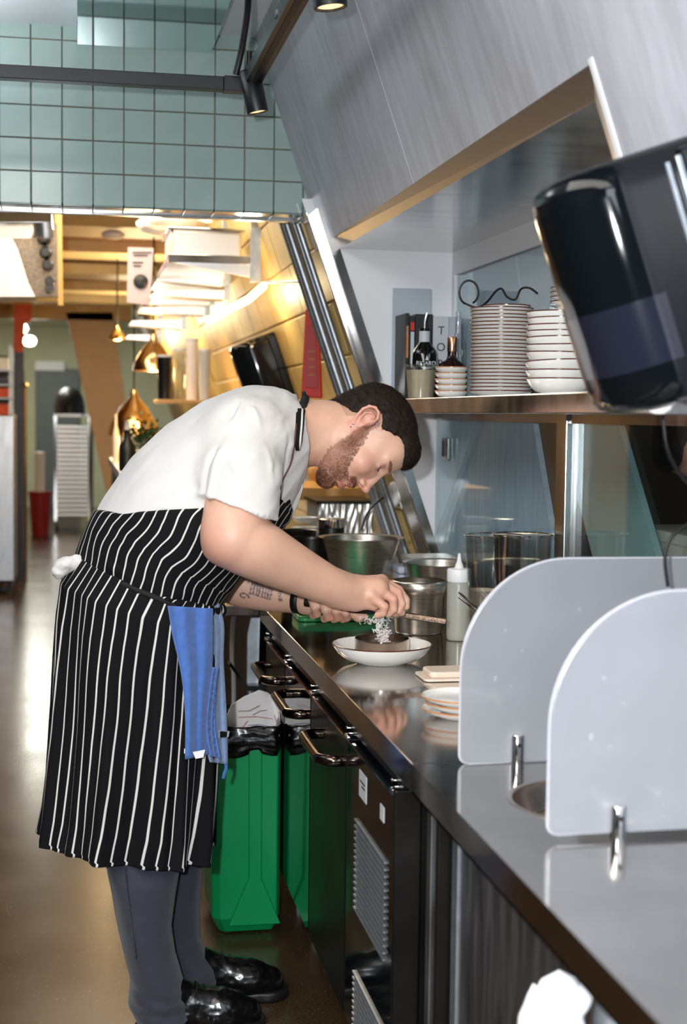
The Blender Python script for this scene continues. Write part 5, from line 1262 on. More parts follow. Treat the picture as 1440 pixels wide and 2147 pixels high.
for f in fing: col = blend(col, .40*near(A(*f[1][:3]), .016)+.30*near(A(*f[0][:3]), .018), (214, 134, 116))
for (x1, y1, x2, y2, Y, r) in ffs: col = blend(col, .4*near(A(x2, y2, Y), .018), (214, 132, 114))
lip = inhead & (y < 24) & (x > 98) & (z > -116) & (z < -80)
col = blend(col, .9*np.exp(-((z+107)/7)**2)*lip+.8*np.exp(-((z+88)/5)**2)*lip*(x > 108), (178, 84, 80))
# beard mask
def jawline(xx): return np.interp(xx, [-40, 8, 14, 27, 47, 65, 88, 104, 125], [-400, -10, 0, -2, -25, -54, -84, -86, -86])
def beardback(zz): return np.interp(-zz, [0, 30, 63, 108, 135, 160, 175], [6, 10, 19, 26, 42, 60, 74])
bm_ = inhead & (z < jawline(x)+nz2*5) & (x > beardback(z)+nz2*4) & (z > -170) & ~lip
bm_ |= inhead & (x > 8) & (x < 24) & (z > -24) & (z < 28) & (y > 55)
mous = inhead & (y < 34) & (x > 100) & (z < -68+nz2*2) & (z > -84) & ~((z < -80) & (y < 18) & (x > 118))
neckst = inhead & (z < -95) & (x < 70)
bw_ = (bm_ | mous).astype(float)
col = blend(col, bw_*(.70+.15*nz2), (138, 86, 64))
stub = np.clip((z+110)/-60, 0, 1)*(x > 20)*(x < 90)*inhead*.25; col = blend(col, stub*(bw_ == 0), (170, 120, 98))
# hairline
def hairmask(x, y, z): 
    front = 118-np.clip((y-20)/60, 0, 1)*40
    top = z > np.interp(x, [-90, -40, -12, 14, 36, 60, 84, 104, 124], [-64, -36, 40, 34, 26, 50, 70, 74, 78])
    return top & (x < 140)
fade = inhead & (y > 50) & (np.interp(x, [-90, -40, -12, 14, 36, 60, 84], [-64, -36, 40, 34, 26, 50, 70])-26 < z) & (x < 60) & (x > -70) & (z > -40) & (y < 84)
col = blend(col, fade*.35*np.clip(1-x/60, .3, 1), (120, 92, 80))
# eyebrows
eb = inhead & (np.abs(z-17-(y-30)*.12) < 5.5-((y-34)/11)**2*.8) & (y > 12) & (y < 56) & (x > 86)
col = blend(col, eb*(.75+.2*nz2), (112, 78, 62))
lash = inhead & (np.abs(z+8+((y-33)/15)**2*-3.5) < 1.8) & (y > 20) & (y < 46) & (x > 105)
col = blend(col, lash*.85, (74, 46, 40))
col = blend(col, .35*inhead*near(hl(112, 32, 2), .016), (196, 128, 116))
# nails
for f in fing: col = blend(col, .0*near(A(*f[3][:3]), .006), (230, 200, 190))
# tattoos on the far forearm (ink in the skin): lettering-like bars and a rope band
a0, a1 = np.array(A(500, 1215, 3.64)), np.array(A(612, 1250, 3.60)); ax = (a1-a0); La = np.linalg.norm(ax); ax /= La
on = ((V-a0)@ax > -.05) & ((V-a0)@ax < La+.03) & (V[:, 1] < 3.74) & (V[:, 1] > 3.5) & (V[:, 2] < A(560, 1150, 3.6).z) & (V[:, 2] > A(560, 1310, 3.6).z)
# use image-like coordinates of the forearm: along t, across w
t = (V-a0)@ax; perp = np.array([-ax[2], 0, ax[0]]); w = (V-a0)@perp
ink = np.zeros(len(V), bool)
def bar(t0, w0, t1, w1, th):
    d = np.array([t1-t0, w1-w0]); L = np.hypot(*d); d = d/L; q = (t-t0)*d[0]+(w-w0)*d[1]; e = np.abs(-(t-t0)*d[1]+(w-w0)*d[0])
    return (q > -th/2) & (q < L+th/2) & (e < th/2)
mm = .00122
w = w+.002
for i, tt in enumerate([8, 20, 32]):     # first word
    for dx in (0, 6): ink |= bar((tt+dx)*mm, (20-i*2)*mm, (tt+dx+2)*mm, (4-i*2)*mm, 3.0*mm)
    ink |= bar((tt-2)*mm, (21-i*2)*mm, (tt+9)*mm, (20-i*2)*mm, 3.2*mm); ink |= bar((tt)*mm, (12-i*2)*mm, (tt+8)*mm, (11-i*2)*mm, 2.5*mm)
for i, tt in enumerate([30, 43, 56, 68]):  # second word below
    for dx in (0, 6): ink |= bar((tt+dx)*mm, (2-i*0)*mm, (tt+dx+2)*mm, (-18+i*0)*mm, 3.0*mm)
    ink |= bar((tt-2)*mm, 3*mm, (tt+9)*mm, 2*mm, 3.2*mm); ink |= bar((tt)*mm, -9*mm, (tt+9)*mm, -7*mm, 2.5*mm); ink |= bar((tt)*mm, -19*mm, (tt+9)*mm, -18*mm, 2.5*mm)
for i in range(26):                       # curl near the elbow and rope near the wrist
    a = i/25*5.2; r = 12*(1-i/40); ink |= bar((20+r*math.cos(a))*mm, (-28+r*.55*math.sin(a))*mm, (20+r*math.cos(a+.25))*mm, (-28+r*.55*math.sin(a+.25))*mm, 3.2*mm)
for i in range(14):
    a = -1.2+i/13*2.5; cx_, cz_ = 104-12*math.cos(a), 4+20*math.sin(a); ink |= bar((cx_-3)*mm, (cz_-1)*mm, (cx_+3)*mm, (cz_+1.5)*mm, 2.0*mm)
col = blend(col, (ink & on)*.78, (62, 64, 78))
np_obj('body', V, F, M['skin'], cook, cols=col)
# eyes (a sliver between the lids), teeth
for s in (1, -1): pass
g = G(); 
for k in range(-3, 4): g.lathe([(0, -2.4e-3), (.0034, -2.0e-3), (.0036, 1.5e-3), (0, 2.2e-3)], hl(115-abs(k)*1.8, k*5.2, -92.5), 8)
obj('teeth', g, M['china'], cook, smooth=True)
# --- hair cap
def hair_extra(P):
    p = (P-npv(OH))@RH*1000; x, y, z = p[..., 0], np.abs(p[..., 1]), p[..., 2]
    lim = np.interp(x, [-95, -60, -40, -22, -6, 12, 30, 48, 66, 84, 104, 124], [-90, -84, -50, 8, 42, 38, 26, 44, 62, 68, 62, 56])
    w = np.clip((y-28)/30, 0, 1); lim2 = np.interp(x, [-95, -60, 0, 40, 84, 104, 124], [-94, -90, 30, 56, 60, 58, 52])
    # front hairline crosses the forehead, rising at the sides
    zz = lim*w+lim2*(1-w)
    d = (zz-z)/1000*.8
    fr = (z-66)*0
    return d.astype(np.float32)
capp = [he((10, 0, 42), (113, 82.5, 90), 20), he((-40, 0, -10), (60, 62, 74), 24), he((86, 0, 72), (50, 62, 44), 16), he((-58, 0, -56), (36, 48, 40), 16), he((108, 0, 66), (26, 52, 24), 10)]
hairp = capp+[Prim(hair_extra, OH, .2, .006, 'i')]
V, F = sdf_mesh(hairp, .0026, lo=npv(OH)-.17, hi=npv(OH)+.19); F = orient(V, F, hairp)
nrm = vnormals(V, F); dv = fbm(V, 90, 9, 2)*.0022+fbm(V, 400, 10, 1)*.0008
np_obj('hair_cap', V+nrm*dv[:, None], F, M['hair'], cook)
def strands(name, V, nrm, sel, n, ln, w, dirf, m, seed=0, lift=.5, jit=.35):
    rs = np.random.RandomState(seed); I = rs.choice(np.nonzero(sel)[0], n); P = V[I]; N_ = nrm[I]
    D = dirf(P); D = D-(D*N_).sum(1, keepdims=True)*N_; D /= np.linalg.norm(D, axis=1, keepdims=True)+1e-9
    D = D+N_*lift+rs.normal(0, jit, D.shape); D /= np.linalg.norm(D, axis=1, keepdims=True)
    L_ = ln*(.6+.8*rs.rand(n, 1)); S = np.cross(D, N_); S /= np.linalg.norm(S, axis=1, keepdims=True)+1e-9
    P = P+rs.normal(0, .0012, P.shape)-N_*.001; tip = P+D*L_-N_*L_*.25; T = np.cross(S, D)
    vs = np.stack([P-S*w, P+S*w, P+T*w*1.3, tip], 1).reshape(-1, 3); k = np.arange(n)[:, None]*4
    fs = np.concatenate([k+[0, 1, 3], k+[1, 2, 3], k+[2, 0, 3]], 0)
    o = np_obj(name, vs, fs, m, cook); o['kind'] = 'stuff'; return o
fw = np.array(Fh)*.75+np.array(Uh)*-.15
strands('hair', V, nrm, eval_prims([capp[0]], V.astype(np.float32)) > -.03, 15000, .011, .00035, lambda P: np.tile(fw, (len(P), 1))+ (P-np.array(OH))*2.0, M['hair'], 1, .45)
# --- beard volume following the jaw
bV, bF = None, None
hv, hf = sdf_mesh(head, .003, lo=npv(OH)-.18, hi=npv(OH)+.19); hf = orient(hv, hf, head); hn = vnormals(hv, hf)
L3 = (hv-np.array(OH))@RH.astype(np.float64)*1000; x, y, z = L3[:, 0], np.abs(L3[:, 1]), L3[:, 2]
nn = fbm(hv, 260, 5, 2)
lipz = (y < 27) & (x > 94) & (z > -119) & (z < -80)
bm2 = (z < jawline(x)+nn*5) & (x > beardback(z)+3+nn*4) & ~lipz & ~((x > 92) & (z > -84)) 
mo2 = (y < 30) & (x > 102) & (z < -70) & (z > -85) & ~((z < -79) & (y < 17) & (x > 118))
dn = -np.array(Uh)*1.0+np.array(Fh)*.15
strands('beard', hv, hn, bm2, 11000, .0085, .00042, lambda P: np.tile(dn, (len(P), 1)), M['beard'], 2, .55, .5)
strands('moustache', hv, hn, mo2, 1300, .0065, .00038, lambda P: np.tile(dn, (len(P), 1)), M['beard'], 3, .4, .3)
ebs = (np.abs(z-17-(y-30)*.12) < 4.5-((y-34)/11)**2*.7) & (y > 13) & (y < 55) & (x > 86)
if ebs.sum() > 5: strands('eyebrow', hv, hn, ebs, 650, .006, .0003, lambda P: (P-np.array(OH))*np.array([0, 1, 0])+np.array([0, 0, .01]), M['beard'], 4, .2, .2)
sb_ = (x > 4) & (x < 26) & (z > -30) & (z < 40) & (y > 58) & (y < 82)
strands('sideburn', hv, hn, sb_, 1100, .005, .00028, lambda P: np.tile(dn, (len(P), 1)), M['hair'], 5, .2, .3)
lsh = G()
for k in range(9): a = hl(114-.3*abs(k-4), 24+k*2.6, -9.5); lsh.tube([a, a+Fh*.006-Uh*.004], .0004, 4)
obj('eyelashes', lsh, M['hair'], cook)
# earring
er = obj('earring', G().tube([hl(1, 83, -37)+Vector((.0055*math.cos(q*.4), 0, .0055*math.sin(q*.4))) for q in range(16)], .0011, 8, closed=True), M['chrome'], cook, smooth=True)
obj('ear_stud', G().lathe([(0, -.002), (.0022, 0), (0, .002)], hl(7, 84, -28), 12), M['chrome'], cook, smooth=True)
# wristband
a, b = at(628, 1252, 3.62), at(637, 1256, 3.617)
axd = (at(648, 1258, 3.61)-at(612, 1252, 3.64)).normalized(); cc = at(629, 1256, 3.625)
s_ = axd.cross(Vector((0, 1, 0))).normalized(); t_ = axd.cross(s_)
rows = []
for j in (-.010, .010): rows.append([cc+axd*j+s_*((.0372)*math.cos(q*math.pi/20))+t_*((.0372)*math.sin(q*math.pi/20)) for q in range(41)])
obj('wristband', G().grid(rows), M['rubber'], cook, smooth=True, solid=.004, ang=180)

# --- shirt
def ridge(pts, r, k=.012): return [cone(at(*p), at(*q), r, r, k) for p, q in zip(pts[:-1], pts[1:])]
sleeve = [cone(at(520, 925, 3.38), at(503, 1000, 3.29), .100, .094, .03, q=1.0), cone(at(503, 1000, 3.29), at(499, 1095, 3.25), .095, .092, .02)]
sleeveF = [cone(at(540, 935, 3.62), at(505, 1040, 3.70), .100, .094, .03)]
yoke = [cone(at(530, 918, 3.52), at(515, 918, 3.37), .098, .094, .05), cone(at(530, 920, 3.52), at(530, 925, 3.64), .098, .092, .05)]
cdir = (at(575, 1092, 3.25)-at(425, 1042, 3.25)); cn = Vector((cdir.z, 0, -cdir.x)).normalized()*-1
if cn.z > 0: cn = -cn
cpt = at(500, 1064, 3.25)
def cuffcut(P):      # keeps the sleeve above its hem only near the arm
    p = P-npv(cpt); d = p@npv(cn); far = np.maximum(0, np.abs(P[..., 1]-3.22)-.13)
    side = np.clip((np.sqrt((p[..., 0])**2+(P[..., 1]-3.24)**2)-.125)*3, 0, 1)
    return d.astype(np.float32)
slv = sleeve+[Prim(cuffcut, cpt, 9, .003, 'i'), cone(cpt+cn*.068, cpt+cn*.2, .082, .086, .002, 's')]
shirtp = torso(0.)+yoke
shirtp += [cone(at(600, 905, Y0), at(636, 905, Y0), .082, .073, .02)]
cr = [[(330, 1010, 3.27), (400, 980, 3.265), (452, 955, 3.27)], [(452, 860, 3.36), (437, 930, 3.28), (420, 1010, 3.262), (418, 1050, 3.262)], [(560, 862, 3.37), (590, 930, 3.36), (585, 1000, 3.37)]]
def sdf_shirt_body(P):
    return eval_prims(shirtp, P)
class Grp: pass
def group(prims, k=.02, op='u'):
    us = [p for p in prims if p.op == 'u']; lo = np.min([p.c-p.r for p in us], 0); hi = np.max([p.c+p.r for p in us], 0)
    return Prim(lambda P: eval_prims(prims, P), (lo+hi)/2, float(np.linalg.norm(hi-lo)/2), k, op)
ncut = at(629, 905, Y0)
def neckcut(P): return ((P[..., 0]-ncut.x)+(P[..., 2]-ncut.z)*.10).astype(np.float32)
hole = [Prim(neckcut, ncut, 9, .004, 'i'), cone(at(628, 910, Y0), at(668, 908, Y0), .068, .076, .004, 's')]
def tiecut(P):
    a, b = npv(at(170, 1150, 3.5)), npv(at(450, 1266, 3.5)); zl = np.interp(P[..., 0], [a[0], b[0]], [a[2], b[2]]); return (zl-P[..., 2]).astype(np.float32)
sp_all = [group(shirtp+[Prim(tiecut, at(300, 1200, 3.5), 9, .003, 'i')], .001), group(slv, .022), group(sleeveF, .03)]+hole
V, F = sdf_mesh(sp_all, .004, bs=20); F = orient(V, F, sp_all)
N_ = vnormals(V, F)
# cloth folds pressed into the surface
def fold(V, pts, w, amp):
    best = np.full(len(V), 9.); 
    for p, q in zip(pts[:-1], pts[1:]):
        a, b = npv(at(*p)), npv(at(*q)); ab = b-a; h = np.clip(((V-a)@ab)/(ab@ab), 0, 1); best = np.minimum(best, np.linalg.norm(V-a-h[:, None]*ab, axis=1))
    return amp*np.exp(-(best/w)**2)
wd = np.array([[.8, 0, .6]]); al = V@wd.T[:, 0]; pe = V@np.array([-.6, 0, .8])
D = fbm(V, 9, 21, 2)*.004+fbm(np.stack([al*.35, V[:, 1], pe*1.6], 1), 24, 22, 2)*.0022+np.maximum(0, fbm(np.stack([al*.3, V[:, 1]*.6, pe*1.8], 1), 13, 77, 2)-.1)*.005
for pts, w, am in [
    ([(500, 850, 3.33), (470, 880, 3.27), (447, 930, 3.25), (432, 985, 3.245), (422, 1045, 3.24)], .010, -.008),
    ([(512, 850, 3.33), (486, 885, 3.26), (462, 935, 3.23), (446, 990, 3.22), (437, 1040, 3.215)], .011, .006),
    ([(560, 850, 3.38), (588, 890, 3.33), (603, 940, 3.31), (600, 1000, 3.32)], .009, -.005),
    ([(530, 860, 3.3), (556, 900, 3.25), (572, 960, 3.22), (574, 1010, 3.2)], .010, .005), ([(480, 905, 3.25), (520, 940, 3.2), (545, 990, 3.17)], .009, -.003), ([(470, 950, 3.23), (495, 985, 3.19), (510, 1030, 3.17)], .010, .003),
    ([(610, 870, 3.42), (600, 930, 3.36), (602, 990, 3.36)], .007, .004), ([(425, 1052, 3.28), (370, 1062, 3.28), (310, 1068, 3.29)], .007, .005), ([(415, 1020, 3.27), (350, 1044, 3.27), (290, 1060, 3.29)], .012, -.005), ([(408, 985, 3.27), (380, 1010, 3.27), (340, 1030, 3.27)], .009, .003),
    ([(260, 1000, 3.35), (300, 960, 3.33), (360, 900, 3.33), (420, 862, 3.35)], .010, .0035)]:
    D = D+fold(V, pts, w*.9, am*1.15)
SHV = V+N_*D[:, None]
so_ = np_obj('shirt', SHV, F, M['shirt'], cook)
from mathutils.bvhtree import BVHTree
bvh = BVHTree.FromPolygons([tuple(v) for v in SHV], [tuple(int(i) for i in f) for f in F])
def onsurf(px, py, off=.003, fallback=3.45):
    a = at(px, py, 1.0); o_ = Vector((0, 0, CAMH)); d = (a-o_).normalized(); h = bvh.ray_cast(o_, d)
    return (h[0]-d*off) if h[0] is not None else at(px, py, fallback)
# collar and placket
def strip(name, pts, w, m, parent, th=.003, wdir=None, n=6, uv=False):
    P = bez([at(*p) for p in pts], n); rows = []
    for i, p in enumerate(P):
        t = (P[min(i+1, len(P)-1)]-P[max(i-1, 0)]).normalized(); d = wdir if wdir is not None else t.cross(Vector((0, 1, 0))).normalized()
        rows.append([p-d*w/2, p-d*w/6+Vector((0, -.001, 0)), p+d*w/6+Vector((0, -.001, 0)), p+d*w/2])
    return obj(name, G().grid(rows), m, parent, smooth=True, solid=th, ang=180)
rows = []
for i in range(9):
    t = i/8; r = []
    for k in range(49):
        q = 2*math.pi*k/48; R = .073-.004*t; c = at(625+13*t, 911, Y0)
        r.append(c+Vector((0-.10*R*math.cos(q)*0, R*math.cos(q)*1.0, R*math.sin(q)*1.0))+Vector((-.012*math.sin(q)*1, 0, 0)))
    rows.append(r)
obj('collar', G().grid(rows), M['shirt'], cook, smooth=True, solid=.003, ang=180)
cl = [(632, 945, 3.425), (640, 983, 3.44), (618, 1000, 3.43), (622, 965, 3.42)]
obj('collar_point', G().prism([at(*p) for p in [(622, 935, 3.425), (637, 955, 3.43), (640, 980, 3.44), (626, 986, 3.44), (614, 975, 3.43)]], (0, .006, 0)), M['shirt'], cook, bevel=.002)
obj('collar_point', G().prism([at(*p) for p in [(634, 996, 3.47), (643, 990, 3.47), (640, 1010, 3.475), (628, 1020, 3.47)]], (0, .006, 0)), M['shirt'], cook, bevel=.001)
obj('front_placket', G().prism([at(*p) for p in [(612, 975, 3.44), (634, 998, 3.46), (637, 1022, 3.46), (624, 1062, 3.46), (610, 1090, 3.45), (600, 1070, 3.43), (592, 1030, 3.42)]], (0, .05, 0)), M['shirt'], cook, bevel=.006)
0 and strip('sleeve_hem', [(428, 1040, 3.19), (465, 1032, 3.165), (520, 1047, 3.163), (574, 1086, 3.19)], .004, M['shirt'], cook, .002)

# --- apron
ap_ = Vector((0, 0, 0))
spine = np.array([[*at(*p, Y0)] for p, _ in TOR])[:, [0, 2]]
spine = np.concatenate([[np.array([spine[0][0]-.02, spine[0][1]-.4])], spine])
def spine_coords(V):
    best = np.full(len(V), 1e9); off = np.zeros(len(V)); tt = np.zeros(len(V)); acc = 0.
    P = V[:, [0, 2]]
    for a, b in zip(spine[:-1], spine[1:]):
        ab = b-a; L = np.hypot(*ab); h = np.clip(((P-a)@ab)/(L*L), 0, 1); d = P-a-h[:, None]*ab; dd = np.hypot(d[:, 0], d[:, 1])
        sgn = np.sign(ab[0]*-(P-a)[:, 1]+ab[1]*(P-a)[:, 0]); m = dd < best
        best = np.where(m, dd, best); off = np.where(m, dd*sgn, off); tt = np.where(m, acc+h*L, tt); acc += L
    return off, tt
def below_edge(P):     # keep what lies under the apron's upper edge
    c = [(150, 1078), (200, 1079), (300, 1073), (420, 1061), (500, 1050), (560, 1042), (594, 1044), (608, 1060), (640, 1120)]
    w = np.array([[at(*q, 3.33).x, at(*q, 3.33).z] for q in c])
    zz = np.interp(P[..., 0], w[:, 0], w[:, 1]); e = P[..., 2]-zz
    low = npv(at(170, 1168, 3.5)), npv(at(450, 1284, 3.5))
    zl = np.interp(P[..., 0], [low[0][0], low[1][0]], [low[0][2], low[1][2]])
    return np.maximum(e, (zl-.05-P[..., 2])).astype(np.float32)
bibp = torso(.007)+[Prim(below_edge, at(400, 1100, 3.5), 9, .003, 'i')]
V, F = sdf_mesh(bibp, .004, bs=20); F = orient(V, F, bibp); N_ = vnormals(V, F)
off, tt = spine_coords(V)
ang_ = np.arctan2(off, -(V[:, 1]-Y0)/1.22); st_r = .20*ang_
fo = .006*np.sin(st_r*60+tt*8)*np.exp(-((tt-.44)/.09)**2)+fbm(V, 12, 31, 2)*.004
for pts, w, am in [([(350, 1066, 3.3), (345, 1100, 3.3), (420, 1140, 3.3)], .006, .007), ([(370, 1080, 3.3), (400, 1098, 3.3), (430, 1120, 3.3)], .010, -.006), ([(390, 1075, 3.28), (410, 1090, 3.28), (430, 1098, 3.28)], .007, .006),
                   ([(235, 1190, 3.32), (300, 1216, 3.30), (380, 1240, 3.3), (460, 1235, 3.36)], .012, .006)]: fo = fo+fold(V, pts, w, am)
V2 = V+N_*fo[:, None]
sv = st_r+.006*np.sin(tt*45)+fbm(V, 20, 5, 2)*.0035
np_obj('apron_bib', V2, F, M['pin'], cook, uv=sv+1.0)
# skirt of the apron
def skirt():
    R = [((165, 1166), (452, 1278), .214), ((128, 1222), (456, 1318), .228), ((119, 1300), (457, 1370), .226), ((114, 1400), (455, 1450), .220), ((110, 1500), (452, 1540), .214), ((103, 1600), (449, 1632), .211), ((95, 1700), (445, 1725), .210), ((88, 1757), (441, 1782), .210)]
    n, mrow = 240, 130; V = []; S = []
    K = [(np.array([*at(*b, 3.46)]), np.array([*at(*f, 3.50)]), w) for b, f, w in R]
    for i in range(mrow):
        t = i/(mrow-1); s = t*(len(K)-1); j = min(int(s), len(K)-2); f = s-j
        B = K[j][0]*(1-f)+K[j+1][0]*f; Fp = K[j][1]*(1-f)+K[j+1][1]*f; w = K[j][2]*(1-f)+K[j+1][2]*f
        c = (B+Fp)/2; u = (Fp-B)/2; c[1] = 3.5
        for k in range(n):
            q = 2*math.pi*k/n     # 0 = front, pi/2 = towards camera
            cu, su = math.cos(q), math.sin(q); e = .86
            cu2 = math.copysign(abs(cu)**e, cu); su2 = math.copysign(abs(su)**e, su)
            fold_ = (.010*t+.002)*math.sin(9*q+1.3+2.2*t)+(.010*t)*math.sin(15*q+.4-1.5*t)+.004*t*math.sin(31*q)
            back = math.exp(-((q-math.pi*.97)/.5)**2); fold_ += .006*back*math.sin(24*q)*min(1, t*3)
            fr_ = math.exp(-((q-.35)/.35)**2); fold_ += .012*fr_*t*math.sin(22*q)
            rad = 1+fold_/.2
            p = c+u*cu2*rad; p[1] = 3.5-w*su2*rad
            if t > .985: p[2] += .0
            V.append(p); S.append(q*.205-.040*t*math.sin(q)*1.0+ .0)
    V = np.array(V); F = []
    for i in range(mrow-1):
        for k in range(n-1): a = i*n+k; F.append((a, a+n, a+n+1, a+1))
        F.append((i*n+n-1, (i+1)*n+n-1, (i+1)*n, i*n))
    return V, np.array(F), np.array(S)
V, F, S = skirt()
hem = np.arange(len(V))//240 > 126
S = S+np.where(hem, .004, 0)+fbm(V, 10, 40, 2)*.0012
sk = np_obj('apron_skirt', V, F, M['pin'], cook, uv=S+1.0)
q_ = sk.modifiers.new('thick', 'SOLIDIFY'); q_.thickness = .0025; q_.offset = -1
# waist string and rolled waist
def ring_pts(B, Fp, w, sc=1., dz=0., n=64, q0=0, q1=2*math.pi):
    B = at(*B, 3.46); Fp = at(*Fp, 3.5); c = (B+Fp)/2; u = (Fp-B)/2*sc; out = []
    for k in range(n+1):
        q = q0+(q1-q0)*k/n; p = Vector(c)+Vector(u)*math.cos(q); p.y = 3.5-w*sc*math.sin(q); p.z += dz; out.append(p)
    return out
rp = ring_pts((165, 1170), (452, 1284), .221, 1.0)[:-1]
obj('waist_string', G().tube(rp, .0065, 10, closed=True, flat=.7), mat('black_tape', (12, 12, 16), .8), cook, smooth=True)
# rolled front edge with stripes running across
V = []; S = []; n = 20; path = ring_pts((165, 1170), (452, 1276), .212, 1.015, n=120, q0=-1.5, q1=1.55)
for i, p in enumerate(path):
    tt_ = abs(i-60)/60; r = .0205*math.sqrt(max(.02, 1-tt_**2))*(1+.12*math.sin(i*.9)+.08*math.sin(i*2.1)); a = path[max(i-1, 0)]; b = path[min(i+1, 120)]; t = (b-a).normalized(); s1 = t.cross(Vector((0, 0, 1))).normalized(); s2 = s1.cross(t)
    for k in range(n): q = 2*math.pi*k/n; V.append(p+s1*(r*math.cos(q))+s2*(r*.85*math.sin(q))); S.append(i*.0052+.010*math.sin(q+1))
V = np.array(V); F = np.array([(i*n+k, i*n+(k+1) % n, (i+1)*n+(k+1) % n, (i+1)*n+k) for i in range(120) for k in range(n)])
np_obj('apron_waist_roll', V, F, M['pin'], cook, uv=np.array(S)+1.)
# chest gathers and neck strap
V = []; S = []
pts = [(597, 1040, 3.36), (606, 1048, 3.38), (614, 1056, 3.40)]
g_a = [(556, 1098, 3.36), (572, 1074, 3.35), (590, 1052, 3.36), (606, 1044, 3.38)]; g_b = [(566, 1118, 3.40), (590, 1106, 3.40), (606, 1096, 3.42), (613, 1072, 3.42)]
A_ = bez([at(*p) for p in g_a], 8); B_ = bez([at(*p) for p in g_b], 8); n = 16
for i in range(len(A_)):
    for k in range(n): f = k/(n-1); p = A_[i].lerp(B_[i], f); p = p+Vector((0, -.012*math.sin(f*math.pi)-.006*math.sin(f*9), 0)); V.append(p); S.append(f*.10+i*.0006)
V = np.array(V); F = np.array([(i*n+k, i*n+k+1, (i+1)*n+k+1, (i+1)*n+k) for i in range(len(A_)-1) for k in range(n-1)])
o = np_obj('apron_chest', V, F, M['pin'], cook, uv=np.array(S)+1.); q_ = o.modifiers.new('thick', 'SOLIDIFY'); q_.thickness = .004
mat('strap_black', (15, 15, 20), .8)
sl_ = [onsurf(*q) for q in [(588, 1045), (588, 1022), (592, 1008), (600, 992), (610, 970), (615, 945), (618, 920), (621, 890), (624, 866)]]
obj('neck_strap', G().tube(bez(sl_, 6), .0022, 8), bpy.data.materials['brown_glaze'] if 0 else mat('strap_edge', (92, 60, 56), .8), cook, smooth=True)
nk2 = obj('neck_strap_back', G().tube(bez([at(628, 858, 3.45), at(633, 848, 3.50), at(632, 852, 3.56), at(628, 880, 3.59)], 6), .006, 8, flat=.5), bpy.data.materials['strap_black'], cook, smooth=True)
V = []; S = []; L_ = bez([onsurf(626, 858, .005), onsurf(625, 880, .005), onsurf(623, 905, .005), onsurf(621, 925, .005), onsurf(620, 944, .005)], 8); n = 8
L_ = [Vector((p_.x+.004, p_.y-.002, p_.z)) for p_ in L_]
for i, p in enumerate(L_):
    w = .0100*(1-.35*(i/len(L_)))*(.6 if i < 4 else 1)*(1-.8*max(0, (i-len(L_)*.75)/(len(L_)*.25)))
    for k in range(n): f = k/(n-1)-.5; V.append(p+Vector((f*2*w, -.004*math.cos(f*3), 0))); S.append((f*2*w)+.0136+.003)
V = np.array(V); F = np.array([(i*n+k, i*n+k+1, (i+1)*n+k+1, (i+1)*n+k) for i in range(len(L_)-1) for k in range(n-1)])
o = np_obj('strap_tail', V, F, M['pin'], cook, uv=np.array(S)+1.); q_ = o.modifiers.new('thick', 'SOLIDIFY'); q_.thickness = .003
kt = [ell(at(630, 862, 3.43), (.012, .010, .013), k=.004), cone(at(634, 852, 3.45), at(640, 835, 3.47), .011, .010, .004), cone(at(640, 836, 3.47), at(637, 824, 3.46), .007, .005, .004)]
V, F = sdf_mesh(kt, .0012, bs=12); np_obj('strap_knot', V, orient(V, F, kt), M['black'] if 0 else bpy.data.materials['strap_black'], cook)
# white cloth poking out at the back of the waist
wp_ = [cone(at(168, 1172, 3.42), at(138, 1184, 3.42), .012, .017, .02), cone(at(138, 1184, 3.42), at(122, 1197, 3.42), .017, .015, .02), cone(at(150, 1196, 3.45), at(128, 1202, 3.45), .014, .010, .015), cone(at(124, 1186, 3.44), at(118, 1204, 3.44), .009, .009, .012)]
V, F = sdf_mesh(wp_, .003, bs=12); N_ = vnormals(V, F); F = orient(V, F, wp_)
tag(np_obj('cloth_rag', V+N_*(fbm(V, 50, 2, 2)*.005)[:, None], F, M['shirt'], None), 'white rag tucked into the apron string behind the waist', 'cloth')
# blue towel
def towel(name, left, right, m, par, amp=.006, fr=5, Yl=3.26, Yr=3.36, seed=0, n=40, mr=60):
    Lp = bez([Vector((p[0], p[1], 0)) for p in left], 12); Rp = bez([Vector((p[0], p[1], 0)) for p in right], 12); P = []
    for i in range(mr):
        t = i/(mr-1); a = Lp[min(int(t*(len(Lp)-1)), len(Lp)-1)]; b = Rp[min(int(t*(len(Rp)-1)), len(Rp)-1)]; r = []
        for k in range(n):
            f = k/(n-1); Y = Yl+(Yr-Yl)*f+amp*math.sin(fr*f*math.pi+1.5*t+seed)*(.4+.6*t)+.003*math.sin(13*f+4*t)
            r.append(at(a.x+(b.x-a.x)*f, a.y+(b.y-a.y)*f, Y))
        P.append(r)
    return obj(name, G().grid(P), m, par, smooth=True, solid=.003, ang=180)
tw = thing('tea_towel', 'blue tea towel hanging from the front of the apron', 'towel', at(420, 1290, 3.32))
towel('front_layer', [(352, 1270), (362, 1330), (378, 1400), (386, 1460), (389, 1520), (388, 1592)], [(446, 1276), (446, 1340), (444, 1400), (438, 1460), (434, 1530), (436, 1582)], M['blue'], tw, .006, 4, 3.262, 3.315)
towel('back_layer', [(436, 1280), (438, 1350), (436, 1430), (426, 1500), (428, 1550), (440, 1598)], [(458, 1264), (469, 1310), (468, 1380), (472, 1450), (476, 1530), (477, 1602)], M['blue2'], tw, .008, 5, 3.335, 3.40, 2)
towel('side_fold', [(442, 1400), (436, 1450), (430, 1520), (440, 1585)], [(458, 1400), (452, 1460), (452, 1530), (462, 1590)], M['blue'], tw, .004, 3, 3.315, 3.335, 1)
